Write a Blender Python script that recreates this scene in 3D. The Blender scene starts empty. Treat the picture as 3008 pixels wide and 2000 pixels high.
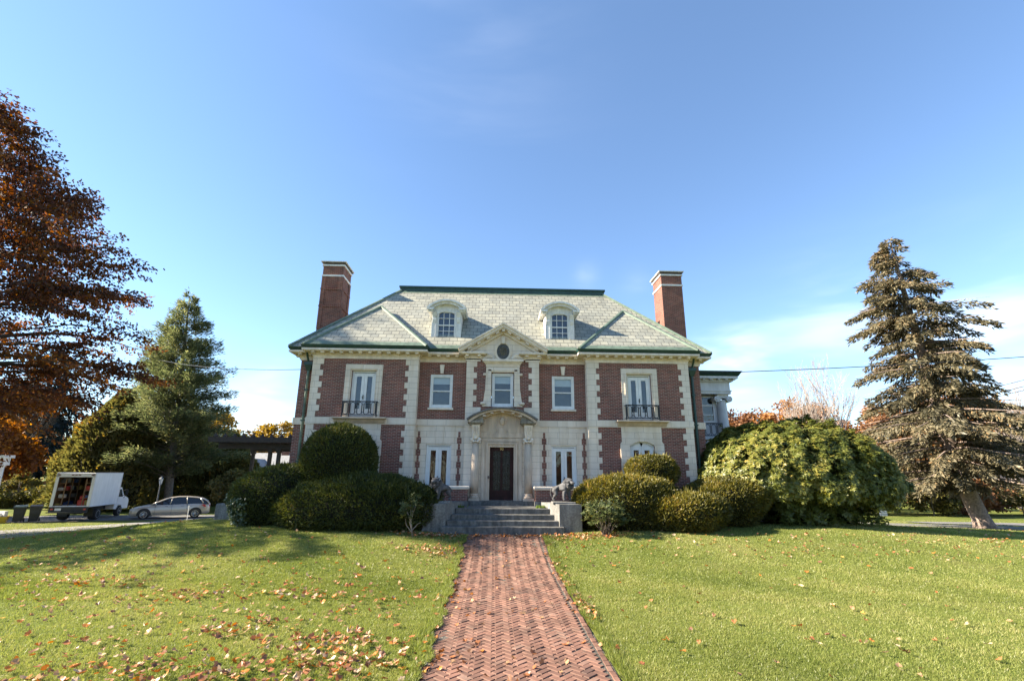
import bpy, math, random
import numpy as np
from mathutils import Vector, Matrix
R = math.radians
PI = math.pi
random.seed(7)
rng = np.random.default_rng(11)
sc = bpy.context.scene
COL = sc.collection

# ------------------------------------------------------------------ camera
cam_d = bpy.data.cameras.new("camera")
cam = bpy.data.objects.new("camera", cam_d)
COL.objects.link(cam)
CAMPOS = (-0.354, -22.32, 2.1733)
_p, _r, _y = 0.26625, -0.00865, 0.0344
fwd = Vector((math.sin(_y) * math.cos(_p), math.cos(_y) * math.cos(_p), math.sin(_p)))
rt0 = Vector((math.cos(_y), -math.sin(_y), 0))
dn0 = fwd.cross(rt0)
rt = math.cos(_r) * rt0 + math.sin(_r) * dn0
dn = -math.sin(_r) * rt0 + math.cos(_r) * dn0
cam.matrix_world = Matrix(((rt.x, -dn.x, -fwd.x, CAMPOS[0]), (rt.y, -dn.y, -fwd.y, CAMPOS[1]),
                           (rt.z, -dn.z, -fwd.z, CAMPOS[2]), (0, 0, 0, 1)))
cam_d.sensor_fit = 'HORIZONTAL'
cam_d.sensor_width = 36.0
cam_d.lens = 1430.0 / 3008.0 * 36.0
cam_d.clip_end = 3000
sc.camera = cam

# ------------------------------------------------------------------ sun, sky, exposure
SUN_EL, SUN_BEHIND = R(30), R(-0.6)    # sun stands left of the house, raking along its front
sdir = Vector((-math.cos(SUN_EL) * math.cos(SUN_BEHIND), math.cos(SUN_EL) * math.sin(SUN_BEHIND), math.sin(SUN_EL)))
sun_d = bpy.data.lights.new("sun", 'SUN')
sun_d.energy = 5.0
sun_d.angle = R(0.55)
sun_d.color = (1.0, 0.88, 0.70)
sun = bpy.data.objects.new("sun", sun_d)
sun.rotation_euler = sdir.to_track_quat('Z', 'Y').to_euler()
sun.location = (-60, 10, 60)
COL.objects.link(sun)

world = bpy.data.worlds.new("World")
sc.world = world
world.use_nodes = True
wn, wl = world.node_tree.nodes, world.node_tree.links
wn.clear()
wo = wn.new("ShaderNodeOutputWorld")
bg = wn.new("ShaderNodeBackground")
sky = wn.new("ShaderNodeTexSky")
sky.sky_type = 'NISHITA'
sky.sun_disc = False
sky.sun_elevation = SUN_EL
sky.sun_rotation = math.atan2(sdir.x, sdir.y)
sky.altitude = 60
sky.air_density = 1.0
sky.dust_density = 0.05
sky.ozone_density = 2.2
bg.inputs['Strength'].default_value = 0.078
# thin streaks of cirrus low in the sky
tc = wn.new("ShaderNodeTexCoord")
def wdir(u, v):
    d = fwd + rt * ((u - 1504) / 1430) + dn * ((v - 1000) / 1430)
    return d.normalized()
mp = wn.new("ShaderNodeMapping")
mp.inputs['Rotation'].default_value = (0, R(24), R(20))
mp.inputs['Scale'].default_value = (2.2, 3.0, 11.0)
wl.new(tc.outputs['Generated'], mp.inputs['Vector'])
nz = wn.new("ShaderNodeTexNoise")
nz.inputs['Scale'].default_value = 1.1
nz.inputs['Detail'].default_value = 4
nz.inputs['Roughness'].default_value = 0.5
nz.inputs['Distortion'].default_value = 0.35
wl.new(mp.outputs[0], nz.inputs['Vector'])
def wmath(op, a, b=None, c=None):
    n = wn.new("ShaderNodeMath")
    n.operation = op
    for i, x in enumerate((a, b, c)):
        if x is None:
            continue
        if isinstance(x, (int, float)):
            n.inputs[i].default_value = x
        else:
            wl.new(x, n.inputs[i])
    return n.outputs[0]
total = None
# (pixel of the cloud bank, tightness, amount)
for (u, v, k, amt) in ((2120, 1040, 380, .75), (2440, 930, 300, .34), (2930, 915, 220, .42), (2950, 1060, 300, .32), (2250, 1150, 260, .16), (1720, 815, 4000, .30), (1870, 840, 2500, .15),
                       (760, 1170, 1500, .75), (830, 1225, 900, .7), (690, 1230, 900, .6), (800, 1112, 1500, .25), (1360, 160, 60, .06)):
    d = wdir(u, v)
    dp = wn.new("ShaderNodeVectorMath")
    dp.operation = 'DOT_PRODUCT'
    nv = wn.new("ShaderNodeVectorMath")
    nv.operation = 'NORMALIZE'
    wl.new(tc.outputs['Generated'], nv.inputs[0])
    wl.new(nv.outputs[0], dp.inputs[0])
    dp.inputs[1].default_value = d
    e = wmath('MULTIPLY', wmath('SUBTRACT', dp.outputs['Value'], 1.0), float(k))
    g = wmath('MULTIPLY', wmath('EXPONENT', e), float(amt))
    total = g if total is None else wmath('ADD', total, g)
ns = wn.new("ShaderNodeMapRange")
ns.interpolation_type = 'SMOOTHSTEP'
ns.inputs['From Min'].default_value = 0.38
ns.inputs['From Max'].default_value = 0.72
wl.new(nz.outputs['Fac'], ns.inputs['Value'])
cf = wmath('MULTIPLY', ns.outputs[0], total)
cf = wmath('MINIMUM', cf, 0.92)
mx = wn.new("ShaderNodeMix")
mx.data_type = 'RGBA'
wl.new(cf, mx.inputs['Factor'])
hsv = wn.new("ShaderNodeHueSaturation")
hsv.inputs['Saturation'].default_value = 1.02
hsv.inputs['Hue'].default_value = 0.4995
wl.new(sky.outputs[0], hsv.inputs['Color'])
sepd = wn.new("ShaderNodeSeparateXYZ")
nvd = wn.new("ShaderNodeVectorMath")
nvd.operation = 'NORMALIZE'
wl.new(tc.outputs['Generated'], nvd.inputs[0])
wl.new(nvd.outputs[0], sepd.inputs[0])
clear = wn.new("ShaderNodeValToRGB")      # clear dry autumn air: less milky towards the horizon
for _e, (_p, _c) in zip((clear.color_ramp.elements[0], clear.color_ramp.elements[1], clear.color_ramp.elements.new(.22)), ((0.0, (.64, .70, .78)), (.55, (1, 1, 1)), (.22, (.80, .84, .90)))):
    _e.position = _p
    _e.color = (*_c, 1)
wl.new(sepd.outputs[2], clear.inputs[0])
tint = wn.new("ShaderNodeMix")
tint.data_type = 'RGBA'
tint.blend_type = 'MULTIPLY'
tint.inputs['Factor'].default_value = 1
wl.new(hsv.outputs[0], tint.inputs[6])
wl.new(clear.outputs[0], tint.inputs[7])
wl.new(tint.outputs[2], mx.inputs[6])
mx.inputs[7].default_value = (5.6, 5.8, 6.2, 1)
wl.new(mx.outputs[2], bg.inputs['Color'])
wl.new(bg.outputs[0], wo.inputs['Surface'])

vs = sc.view_settings
vs.view_transform = 'Standard'
vs.look = 'None'
vs.exposure = 2.1
vs.gamma = 1.0
sc.cycles.max_bounces = 6
sc.cycles.transparent_max_bounces = 12
sc.cycles.use_denoising = True

# ------------------------------------------------------------------ materials
def new_mat(name):
    m = bpy.data.materials.new(name)
    m.use_nodes = True
    n = m.node_tree.nodes
    b = n["Principled BSDF"]
    return m, n, m.node_tree.links, b

def node(n, t, **kw):
    x = n.new(t)
    for k, v in kw.items():
        setattr(x, k, v)
    return x

def ramp(n, stops):
    r = n.new("ShaderNodeValToRGB")
    el = r.color_ramp.elements
    while len(el) < len(stops):
        el.new(0.5)
    for e, (p, c) in zip(el, stops):
        e.position = p
        e.color = (*c, 1)
    return r

def plain(name, col, rough=.6, var=.15, scale=6.0, metal=0.0, bump=0.0, bscale=40, spec=None, coat=0, dirt=0.0):
    m, n, l, b = new_mat(name)
    geo = n.new("ShaderNodeTexCoord")
    nt = node(n, "ShaderNodeTexNoise")
    nt.inputs['Scale'].default_value = scale
    nt.inputs['Detail'].default_value = 6
    l.new(geo.outputs['Object'], nt.inputs['Vector'])
    lo = tuple(c * (1 - var) for c in col)
    hi = tuple(min(1, c * (1 + var)) for c in col)
    r = ramp(n, ((.3, lo), (.7, hi)))
    l.new(nt.outputs['Fac'], r.inputs[0])
    out = r.outputs[0]
    if dirt:
        n2 = node(n, "ShaderNodeTexNoise")
        n2.inputs['Scale'].default_value = 1.7
        n2.inputs['Detail'].default_value = 8
        n2.inputs['Roughness'].default_value = .7
        mpn = n.new("ShaderNodeMapping")
        mpn.inputs['Scale'].default_value = (2.5, 2.5, .35)
        l.new(geo.outputs['Object'], mpn.inputs[0])
        l.new(mpn.outputs[0], n2.inputs['Vector'])
        rr = ramp(n, ((.42, (1 - dirt,) * 3), (.66, (1, 1, 1))))
        l.new(n2.outputs['Fac'], rr.inputs[0])
        mm = node(n, "ShaderNodeMix", data_type='RGBA', blend_type='MULTIPLY')
        mm.inputs['Factor'].default_value = 1
        l.new(out, mm.inputs[6])
        l.new(rr.outputs[0], mm.inputs[7])
        out = mm.outputs[2]
    l.new(out, b.inputs['Base Color'])
    b.inputs['Roughness'].default_value = rough
    b.inputs['Metallic'].default_value = metal
    if spec is not None:
        b.inputs['Specular IOR Level'].default_value = spec
    if coat:
        b.inputs['Coat Weight'].default_value = coat
        b.inputs['Coat Roughness'].default_value = .08
    if bump:
        bp = n.new("ShaderNodeBump")
        bp.inputs['Strength'].default_value = bump
        bp.inputs['Distance'].default_value = .02
        n3 = node(n, "ShaderNodeTexNoise")
        n3.inputs['Scale'].default_value = bscale
        l.new(geo.outputs['Object'], n3.inputs['Vector'])
        l.new(n3.outputs['Fac'], bp.inputs['Height'])
        l.new(bp.outputs[0], b.inputs['Normal'])
    return m

def wall_coords(n, l, zscale=1.0, zoff=0.0):
    """(along the wall, height) from world position, whichever way the wall faces"""
    g = n.new("ShaderNodeNewGeometry")
    sp = n.new("ShaderNodeSeparateXYZ")
    l.new(g.outputs['Position'], sp.inputs[0])
    sn = n.new("ShaderNodeSeparateXYZ")
    l.new(g.outputs['True Normal'], sn.inputs[0])
    ab = node(n, "ShaderNodeMath", operation='ABSOLUTE')
    l.new(sn.outputs[0], ab.inputs[0])
    ay = node(n, "ShaderNodeMath", operation='ABSOLUTE')
    l.new(sn.outputs[1], ay.inputs[0])
    gt = node(n, "ShaderNodeMath", operation='GREATER_THAN')
    l.new(ab.outputs[0], gt.inputs[0])
    l.new(ay.outputs[0], gt.inputs[1])
    mxx = node(n, "ShaderNodeMix", data_type='FLOAT')
    l.new(gt.outputs[0], mxx.inputs[0])
    l.new(sp.outputs[0], mxx.inputs[2])
    l.new(sp.outputs[1], mxx.inputs[3])
    za = node(n, "ShaderNodeMath", operation='MULTIPLY_ADD')
    l.new(sp.outputs[2], za.inputs[0])
    za.inputs[1].default_value = zscale
    za.inputs[2].default_value = zoff
    cb = n.new("ShaderNodeCombineXYZ")
    l.new(mxx.outputs[0], cb.inputs[0])
    l.new(za.outputs[0], cb.inputs[1])
    return cb.outputs[0], g

def coursed(name, c1, c2, mortar, bw, rh, ms, rough=.85, zscale=1., zoff=0., tint=.25, offset=.5, bump=.25, stain=0.0, squash=1.0, freq=2, spec=.3, mixc=None):
    m, n, l, b = new_mat(name)
    vec, g = wall_coords(n, l, zscale, zoff)
    br = n.new("ShaderNodeTexBrick")
    br.offset = offset
    br.squash = squash
    br.squash_frequency = freq
    br.inputs['Scale'].default_value = 1.0
    br.inputs['Brick Width'].default_value = bw
    br.inputs['Row Height'].default_value = rh
    br.inputs['Mortar Size'].default_value = ms
    br.inputs['Mortar Smooth'].default_value = .15
    br.inputs['Bias'].default_value = 0
    br.inputs['Color1'].default_value = (*c1, 1)
    br.inputs['Color2'].default_value = (*c2, 1)
    br.inputs['Mortar'].default_value = (*mortar, 1)
    l.new(vec, br.inputs['Vector'])
    nt = n.new("ShaderNodeTexNoise")
    nt.inputs['Scale'].default_value = 1.3
    nt.inputs['Detail'].default_value = 7
    nt.inputs['Roughness'].default_value = .65
    l.new(g.outputs['Position'], nt.inputs['Vector'])
    rr = ramp(n, ((.3, (1 - tint,) * 3), (.7, (1, 1, 1))))
    l.new(nt.outputs['Fac'], rr.inputs[0])
    mm = node(n, "ShaderNodeMix", data_type='RGBA', blend_type='MULTIPLY')
    mm.inputs['Factor'].default_value = 1
    l.new(br.outputs['Color'], mm.inputs[6])
    l.new(rr.outputs[0], mm.inputs[7])
    out = mm.outputs[2]
    if stain:
        mpn = n.new("ShaderNodeMapping")
        mpn.inputs['Scale'].default_value = (3.5, 3.5, .35)
        l.new(g.outputs['Position'], mpn.inputs[0])
        n2 = n.new("ShaderNodeTexNoise")
        n2.inputs['Scale'].default_value = 1.2
        n2.inputs['Detail'].default_value = 6
        l.new(mpn.outputs[0], n2.inputs['Vector'])
        r2 = ramp(n, ((.45, (1, 1, 1)), (.75, mixc or (.7, .58, .42))))
        l.new(n2.outputs['Fac'], r2.inputs[0])
        m2 = node(n, "ShaderNodeMix", data_type='RGBA', blend_type='MULTIPLY')
        m2.inputs['Factor'].default_value = stain
        l.new(out, m2.inputs[6])
        l.new(r2.outputs[0], m2.inputs[7])
        out = m2.outputs[2]
    l.new(out, b.inputs['Base Color'])
    b.inputs['Roughness'].default_value = rough
    b.inputs['Specular IOR Level'].default_value = spec
    if bump:
        bp = n.new("ShaderNodeBump")
        bp.inputs['Strength'].default_value = bump
        bp.inputs['Distance'].default_value = .01
        iv = node(n, "ShaderNodeMath", operation='SUBTRACT')
        iv.inputs[0].default_value = 1
        l.new(br.outputs['Fac'], iv.inputs[1])
        l.new(iv.outputs[0], bp.inputs['Height'])
        l.new(bp.outputs[0], b.inputs['Normal'])
    return m

def leaf_mat(name, stops, trans=.35, gloss=.04, rough=.5):
    """diffuse + translucent leaf; each leaf carries its own tone"""
    m = bpy.data.materials.new(name)
    m.use_nodes = True
    n, l = m.node_tree.nodes, m.node_tree.links
    n.clear()
    o = n.new("ShaderNodeOutputMaterial")
    at = n.new("ShaderNodeAttribute")
    at.attribute_name = "tone"
    r = ramp(n, stops)
    l.new(at.outputs['Fac'], r.inputs[0])
    d = n.new("ShaderNodeBsdfDiffuse")
    t = n.new("ShaderNodeBsdfTranslucent")
    l.new(r.outputs[0], d.inputs[0])
    hs = n.new("ShaderNodeHueSaturation")
    hs.inputs['Saturation'].default_value = 1.15
    hs.inputs['Value'].default_value = 1.35
    l.new(r.outputs[0], hs.inputs['Color'])
    l.new(hs.outputs[0], t.inputs[0])
    mx = n.new("ShaderNodeMixShader")
    mx.inputs[0].default_value = trans
    l.new(d.outputs[0], mx.inputs[1])
    l.new(t.outputs[0], mx.inputs[2])
    out = mx
    if gloss:
        g = n.new("ShaderNodeBsdfGlossy")
        g.inputs['Roughness'].default_value = rough
        m2 = n.new("ShaderNodeMixShader")
        m2.inputs[0].default_value = gloss
        l.new(mx.outputs[0], m2.inputs[1])
        l.new(g.outputs[0], m2.inputs[2])
        out = m2
    l.new(out.outputs[0], o.inputs['Surface'])
    return m

def glass_mat(name, refl=.3, tint=(.8, .85, .85)):
    m = bpy.data.materials.new(name)
    m.use_nodes = True
    n, l = m.node_tree.nodes, m.node_tree.links
    n.clear()
    o = n.new("ShaderNodeOutputMaterial")
    t = n.new("ShaderNodeBsdfTransparent")
    t.inputs[0].default_value = (*tint, 1)
    g = n.new("ShaderNodeBsdfGlossy")
    g.inputs['Roughness'].default_value = .03
    # old panes are never quite flat
    nt = n.new("ShaderNodeTexNoise")
    nt.inputs['Scale'].default_value = 2.5
    ge = n.new("ShaderNodeNewGeometry")
    l.new(ge.outputs['Position'], nt.inputs['Vector'])
    bp = n.new("ShaderNodeBump")
    bp.inputs['Strength'].default_value = .12
    bp.inputs['Distance'].default_value = .05
    l.new(nt.outputs['Fac'], bp.inputs['Height'])
    l.new(bp.outputs[0], g.inputs['Normal'])
    mx = n.new("ShaderNodeMixShader")
    mx.inputs[0].default_value = refl
    l.new(t.outputs[0], mx.inputs[1])
    l.new(g.outputs[0], mx.inputs[2])
    l.new(mx.outputs[0], o.inputs['Surface'])
    return m

BRICK = coursed("brick", (.27, .082, .055), (.13, .045, .035), (.38, .31, .26), .215, .0672, .0085, tint=.35, zoff=-.0096)
CHIMBRICK = coursed("chimney_brick", (.25, .075, .05), (.125, .045, .035), (.32, .23, .18), .215, .0672, .008, tint=.4)
STONE = coursed("limestone", (.79, .69, .575), (.72, .625, .515), (.42, .36, .29), .86, .269, .007, tint=.16, zoff=-7.24 + .269 * 30, stain=.55, bump=.1, rough=.9, mixc=(.78, .70, .56))
STONE_PLAIN = plain("carved_limestone", (.79, .69, .57), .9, .08, 3, dirt=.2, bump=.1)
STONE_WARM = plain("warm_limestone", (.62, .50, .385), .9, .14, 2.2, dirt=.25, bump=.15, bscale=25)  # browner and darker than the other limestone
SLATE = coursed("slate", (.37, .365, .295), (.275, .28, .24), (.09, .09, .08), .37, .225, .013, tint=.34, rough=.55, bump=.5, spec=.5, zoff=.02, stain=.3, mixc=(.86, .8, .7))
COPPER = plain("copper_patina", (.115, .165, .125), .6, .25, 5, dirt=.2)
GREENP = plain("dark_green_paint", (.012, .045, .038), .45, .3, 4)
WHITEP = plain("white_paint", (.74, .74, .72), .55, .06, 5, dirt=.12)
PEELP = plain("peeling_white_paint", (.74, .73, .70), .65, .10, 9, dirt=.25)
IRON = plain("black_iron", (.012, .013, .016), .45, .2, 9)
BRONZE = plain("bronze_dark", (.05, .05, .045), .5, .5, 14)
GRANITE = plain("granite", (.22, .215, .20), .85, .3, 18, dirt=.45, bump=.2, bscale=60)
GRANITE_D = plain("weathered_granite", (.145, .142, .132), .85, .35, 9, dirt=.5, bump=.2, bscale=60)
GLASS = glass_mat("window_glass", .10)
GLASS_D = glass_mat("ground_floor_glass", .07, (.75, .75, .75))
BLIND = plain("roller_blind", (.52, .55, .57), .8, .05, 4)
PANE_BACK = plain("grey_blue_backing", (.035, .047, .068), .9, .2, 7)  # board behind upper panes, the unlit room put into its colour
ROOMDARK = plain("dim_room", (.016, .02, .026), .9, .4, 3)  # darkness of an unlit room put into the colour
AMBER = plain("amber_reflection", (.022, .011, .0045), .9, .6, 9)  # dim interior plus reflected autumn trees, put into the colour
DOORW = plain("mahogany_door", (.030, .009, .008), .55, .4, 6, spec=.2)
DOORG = plain("leaded_glass", (.022, .022, .02), .25, .9, 16, spec=.25)
GOLD = plain("gilt_numerals", (.55, .40, .16), .35, .1, metal=.6)
ROOMBOX = plain("interior_plaster", (.03, .028, .026), .9, .2)

# ------------------------------------------------------------------ mesh helpers
class MB:
    def __init__(s):
        s.v, s.f, s.mi = [], [], []
    def add(s, vs_, fs_, mi=0):
        o = len(s.v)
        s.v += [tuple(map(float, v)) for v in vs_]
        for f in fs_:
            s.f.append(tuple(o + i for i in f))
            s.mi.append(mi)
        return s
    def box(s, x0, x1, y0, y1, z0, z1, mi=0):
        if x0 > x1: x0, x1 = x1, x0
        if y0 > y1: y0, y1 = y1, y0
        if z0 > z1: z0, z1 = z1, z0
        return s.add([(x0, y0, z0), (x1, y0, z0), (x1, y1, z0), (x0, y1, z0), (x0, y0, z1), (x1, y0, z1), (x1, y1, z1), (x0, y1, z1)],
                     [(0, 3, 2, 1), (4, 5, 6, 7), (0, 1, 5, 4), (1, 2, 6, 5), (2, 3, 7, 6), (3, 0, 4, 7)], mi)
    def bevbox(s, x0, x1, y0, y1, z0, z1, b=.02, mi=0):
        """box with chamfered upper and vertical edges"""
        def ring(d, z):
            return [(x0 + d + b, y0 + d, z), (x1 - d - b, y0 + d, z), (x1 - d, y0 + d + b, z), (x1 - d, y1 - d - b, z),
                    (x1 - d - b, y1 - d, z), (x0 + d + b, y1 - d, z), (x0 + d, y1 - d - b, z), (x0 + d, y0 + d + b, z)]
        return s.loft([ring(0, z0), ring(0, z1 - b), ring(b, z1)], True, mi)
    def loft(s, rings, caps=True, mi=0):
        n = len(rings[0])
        vs_ = [p for r in rings for p in r]
        fs_ = []
        for i in range(len(rings) - 1):
            for j in range(n):
                k = (j + 1) % n
                fs_.append((i * n + j, i * n + k, (i + 1) * n + k, (i + 1) * n + j))
        if caps:
            fs_.append(tuple(range(n - 1, -1, -1)))
            fs_.append(tuple((len(rings) - 1) * n + j for j in range(n)))
        return s.add(vs_, fs_, mi)
    def prism(s, poly, y0, y1, mi=0):
        """polygon in (x, z) pushed from y0 to y1"""
        return s.loft([[(x, y0, z) for x, z in poly], [(x, y1, z) for x, z in poly]], True, mi)
    def xprism(s, poly, x0, x1, mi=0):
        return s.loft([[(x0, y, z) for y, z in poly], [(x1, y, z) for y, z in poly]], True, mi)
    def zprism(s, poly, z0, z1, mi=0):
        return s.loft([[(x, y, z0) for x, y in poly], [(x, y, z1) for x, y in poly]], True, mi)
    def lathe(s, prof, c, seg=20, mi=0):
        rings = []
        for r, z in prof:
            rings.append([(c[0] + r * math.cos(2 * PI * k / seg), c[1] + r * math.sin(2 * PI * k / seg), c[2] + z) for k in range(seg)])
        return s.loft(rings, True, mi)
    def tube(s, pts, rad, seg=6, mi=0):
        pts = [Vector(p) for p in pts]
        if not hasattr(rad, '__len__'):
            rad = [rad] * len(pts)
        rings = []
        up = None
        for i, p in enumerate(pts):
            d = (pts[min(i + 1, len(pts) - 1)] - pts[max(i - 1, 0)])
            if d.length < 1e-9:
                d = Vector((0, 0, 1))
            d.normalize()
            if up is None:
                up = d.orthogonal().normalized()
            up = (up - d * up.dot(d))
            if up.length < 1e-6:
                up = d.orthogonal()
            up.normalize()
            w = d.cross(up)
            rings.append([tuple(p + (up * math.cos(2 * PI * k / seg) + w * math.sin(2 * PI * k / seg)) * rad[i]) for k in range(seg)])
        return s.loft(rings, True, mi)
    def build(s, name, mat, parent=None, local=False, smooth=False):
        me = bpy.data.meshes.new(name)
        v = s.v
        if parent is not None and not local:
            w = origin(parent)
            v = [(a - w[0], b - w[1], c - w[2]) for a, b, c in v]
        me.from_pydata(v, [], s.f)
        mats = mat if isinstance(mat, (list, tuple)) else [mat]
        for m in mats:
            me.materials.append(m)
        if len(mats) > 1:
            me.polygons.foreach_set("material_index", s.mi)
        if smooth:
            me.polygons.foreach_set("use_smooth", [True] * len(me.polygons))
        me.update()
        o = bpy.data.objects.new(name, me)
        COL.objects.link(o)
        if parent is not None:
            o.parent = parent
        return o

def origin(o):
    w = Vector((0, 0, 0))
    while o is not None:
        w = w + o.location
        o = o.parent
    return w

def tag(o, label, cat, group=None, kind=None):
    if label: o["label"] = label
    if cat: o["category"] = cat
    if group: o["group"] = group
    if kind: o["kind"] = kind
    return o

def thing(name, loc, label, cat, rz=0, group=None):
    o = bpy.data.objects.new(name, None)
    o.empty_display_size = .3
    o.location = loc
    o.rotation_euler = (0, 0, rz)
    COL.objects.link(o)
    return tag(o, label, cat, group)

def kids(o):
    return [c for c in bpy.data.objects if c.parent == o]

def copy_tree(o, parent=None):
    c = o.copy()
    COL.objects.link(c)
    if parent is not None:
        c.parent = parent
    for ch in kids(o):
        copy_tree(ch, c)
    return c

def mesh_arrays(name, verts, fsize, tone, mat, parent=None, loc=None, smooth=False):
    """mesh from numpy: verts (N*fsize,3), consecutive faces of fsize corners, one tone per face"""
    verts = np.asarray(verts, np.float32).reshape(-1, 3)
    if parent is not None:
        w = np.array(origin(parent), np.float32)
        verts = verts - w
    nv = len(verts)
    nf = nv // fsize
    me = bpy.data.meshes.new(name)
    me.vertices.add(nv)
    me.vertices.foreach_set("co", verts.ravel())
    me.loops.add(nv)
    me.loops.foreach_set("vertex_index", np.arange(nv, dtype=np.int32))
    me.polygons.add(nf)
    me.polygons.foreach_set("loop_start", np.arange(0, nv, fsize, dtype=np.int32))
    try:
        me.polygons.foreach_set("loop_total", np.full(nf, fsize, np.int32))
    except Exception:
        pass
    me.update(calc_edges=True)
    if tone is not None:
        a = me.attributes.new("tone", 'FLOAT', 'POINT')
        a.data.foreach_set("value", np.repeat(np.clip(np.asarray(tone, np.float32), 0, 1), fsize))
    for m in (mat if isinstance(mat, (list, tuple)) else [mat]):
        me.materials.append(m)
    o = bpy.data.objects.new(name, me)
    COL.objects.link(o)
    if parent is not None:
        o.parent = parent
    return o

def unit(a):
    return a / np.maximum(np.linalg.norm(a, axis=-1, keepdims=True), 1e-9)

def rnd_dirs(n):
    return unit(rng.normal(size=(n, 3)))

def kites(P, D, L, W, U=None, fold=0.0):
    """pointed leaves: base P, direction D, length L, width W -> (N,4,3)"""
    D = unit(D)
    if U is None:
        U = rnd_dirs(len(P))
    S = unit(np.cross(D, U))
    N = np.cross(S, D)
    L = np.broadcast_to(np.asarray(L, float), (len(P),))[:, None]
    W = np.broadcast_to(np.asarray(W, float), (len(P),))[:, None]
    m = P + D * L * .45 - N * L * fold
    return np.stack([P, m + S * W * .5, P + D * L, m - S * W * .5], 1)

def wall(mb, x0, x1, z0, z1, y, holes, depth=.12, mi=0, back=None):
    """front wall facing -y in plane y, with rectangular openings and their reveals"""
    xs = sorted({x0, x1, *[h[0] for h in holes], *[h[1] for h in holes]})
    zs = sorted({z0, z1, *[h[2] for h in holes], *[h[3] for h in holes]})
    for i in range(len(xs) - 1):
        for j in range(len(zs) - 1):
            cx, cz = (xs[i] + xs[i + 1]) / 2, (zs[j] + zs[j + 1]) / 2
            if any(h[0] < cx < h[1] and h[2] < cz < h[3] for h in holes):
                continue
            mb.add([(xs[i], y, zs[j]), (xs[i + 1], y, zs[j]), (xs[i + 1], y, zs[j + 1]), (xs[i], y, zs[j + 1])], [(0, 1, 2, 3)], mi)
    for a, b, c, d in holes:
        e = y + depth
        mb.add([(a, y, c), (a, e, c), (a, e, d), (a, y, d)], [(0, 1, 2, 3)], mi)
        mb.add([(b, y, c), (b, e, c), (b, e, d), (b, y, d)], [(3, 2, 1, 0)], mi)
        mb.add([(a, y, d), (b, y, d), (b, e, d), (a, e, d)], [(3, 2, 1, 0)], mi)
        mb.add([(a, y, c), (b, y, c), (b, e, c), (a, e, c)], [(0, 1, 2, 3)], mi)

def frame(mb, x0, x1, z0, z1, t, y0, y1, mi=0, bottom=True, tb=None):
    """rectangular frame of bar width t"""
    tb = t if tb is None else tb
    mb.box(x0, x0 + t, y0, y1, z0, z1, mi)
    mb.box(x1 - t, x1, y0, y1, z0, z1, mi)
    mb.box(x0 + t, x1 - t, y0, y1, z1 - t, z1, mi)
    if bottom:
        mb.box(x0 + t, x1 - t, y0, y1, z0, z0 + tb, mi)

def arc_pts(cx, cz, r, a0, a1, n):
    return [(cx + r * math.cos(a0 + (a1 - a0) * i / n), cz + r * math.sin(a0 + (a1 - a0) * i / n)) for i in range(n + 1)]

def seg_arc(half, z_spring, z_top, n=14):
    """points of a segmental arch from -half to +half"""
    h = z_top - z_spring
    r = (half * half + h * h) / (2 * h)
    a = math.asin(min(1, half / r))
    return [(r * math.sin(-a + 2 * a * i / n), z_top - r + r * math.cos(-a + 2 * a * i / n)) for i in range(n + 1)]

def fan_strip(mb, outer, inner, y0, y1, mi=0):
    """solid between two (x,z) polylines of the same length"""
    for i in range(len(outer) - 1):
        a, b, c, d = outer[i], outer[i + 1], inner[i + 1], inner[i]
        mb.loft([[(a[0], y0, a[1]), (b[0], y0, b[1]), (c[0], y0, c[1]), (d[0], y0, d[1])],
                 [(a[0], y1, a[1]), (b[0], y1, b[1]), (c[0], y1, c[1]), (d[0], y1, d[1])]], True, mi)

# ------------------------------------------------------------------ terrain
TP = np.array([(0, -25, -.65), (0, -18, -.63), (0, -14, -.6), (0, -10, -.58), (0, -6, -.48), (0, -4.2, -.24), (0, -3.1, -.02), (0, 0, .02),
               (-8, -10, -.55), (-8, -6, -.3), (-5, -3.4, .09), (-9, -3.0, .12), (-12, 0, .16), (-15, -10, -.65), (-19, -5, -.7), (-15.5, -2, -.15), (-17, 5, -.45),
               (-22, 6, -.95), (-20, 12, -1.2), (-28, 15, -1.3), (-30, 25, -1.45), (-25, -15, -.85),
               (8, -10, -.55), (8, -6, -.28), (5, -3.4, .08), (8.5, -3.2, .1), (13, -1, .24), (9.5, 0, .16), (16.5, -1.5, .12), (15, -8, -.5), (16.5, 4, -.15), (19, 6.5, -.5), (20, 0, -.15),
               (25, 5, -.55), (30, 8, -.9), (27, 13, -1.12), (30, 0, -.6), (35, 12, -1.2), (25, -12, -.75),
               (0, 20, -.7), (0, 40, -1.5), (-40, 40, -1.5), (40, 40, -1.5), (-45, 0, -1.3), (45, 0, -1.1), (0, -32, -.75), (-40, -30, -.95), (40, -30, -.9)], float)
def _U(r2):
    return np.where(r2 > 1e-9, r2 * np.log(np.maximum(r2, 1e-9)), 0.)
def _fit():
    n = len(TP)
    X = TP[:, :2]
    A = np.zeros((n + 3, n + 3))
    A[:n, :n] = _U(((X[:, None] - X[None]) ** 2).sum(-1)) + np.eye(n) * 1.0
    A[:n, n] = 1
    A[:n, n + 1:] = X
    A[n, :n] = 1
    A[n + 1:, :n] = X.T
    b = np.zeros(n + 3)
    b[:n] = TP[:, 2]
    return np.linalg.solve(A, b)
_TW = _fit()
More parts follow.
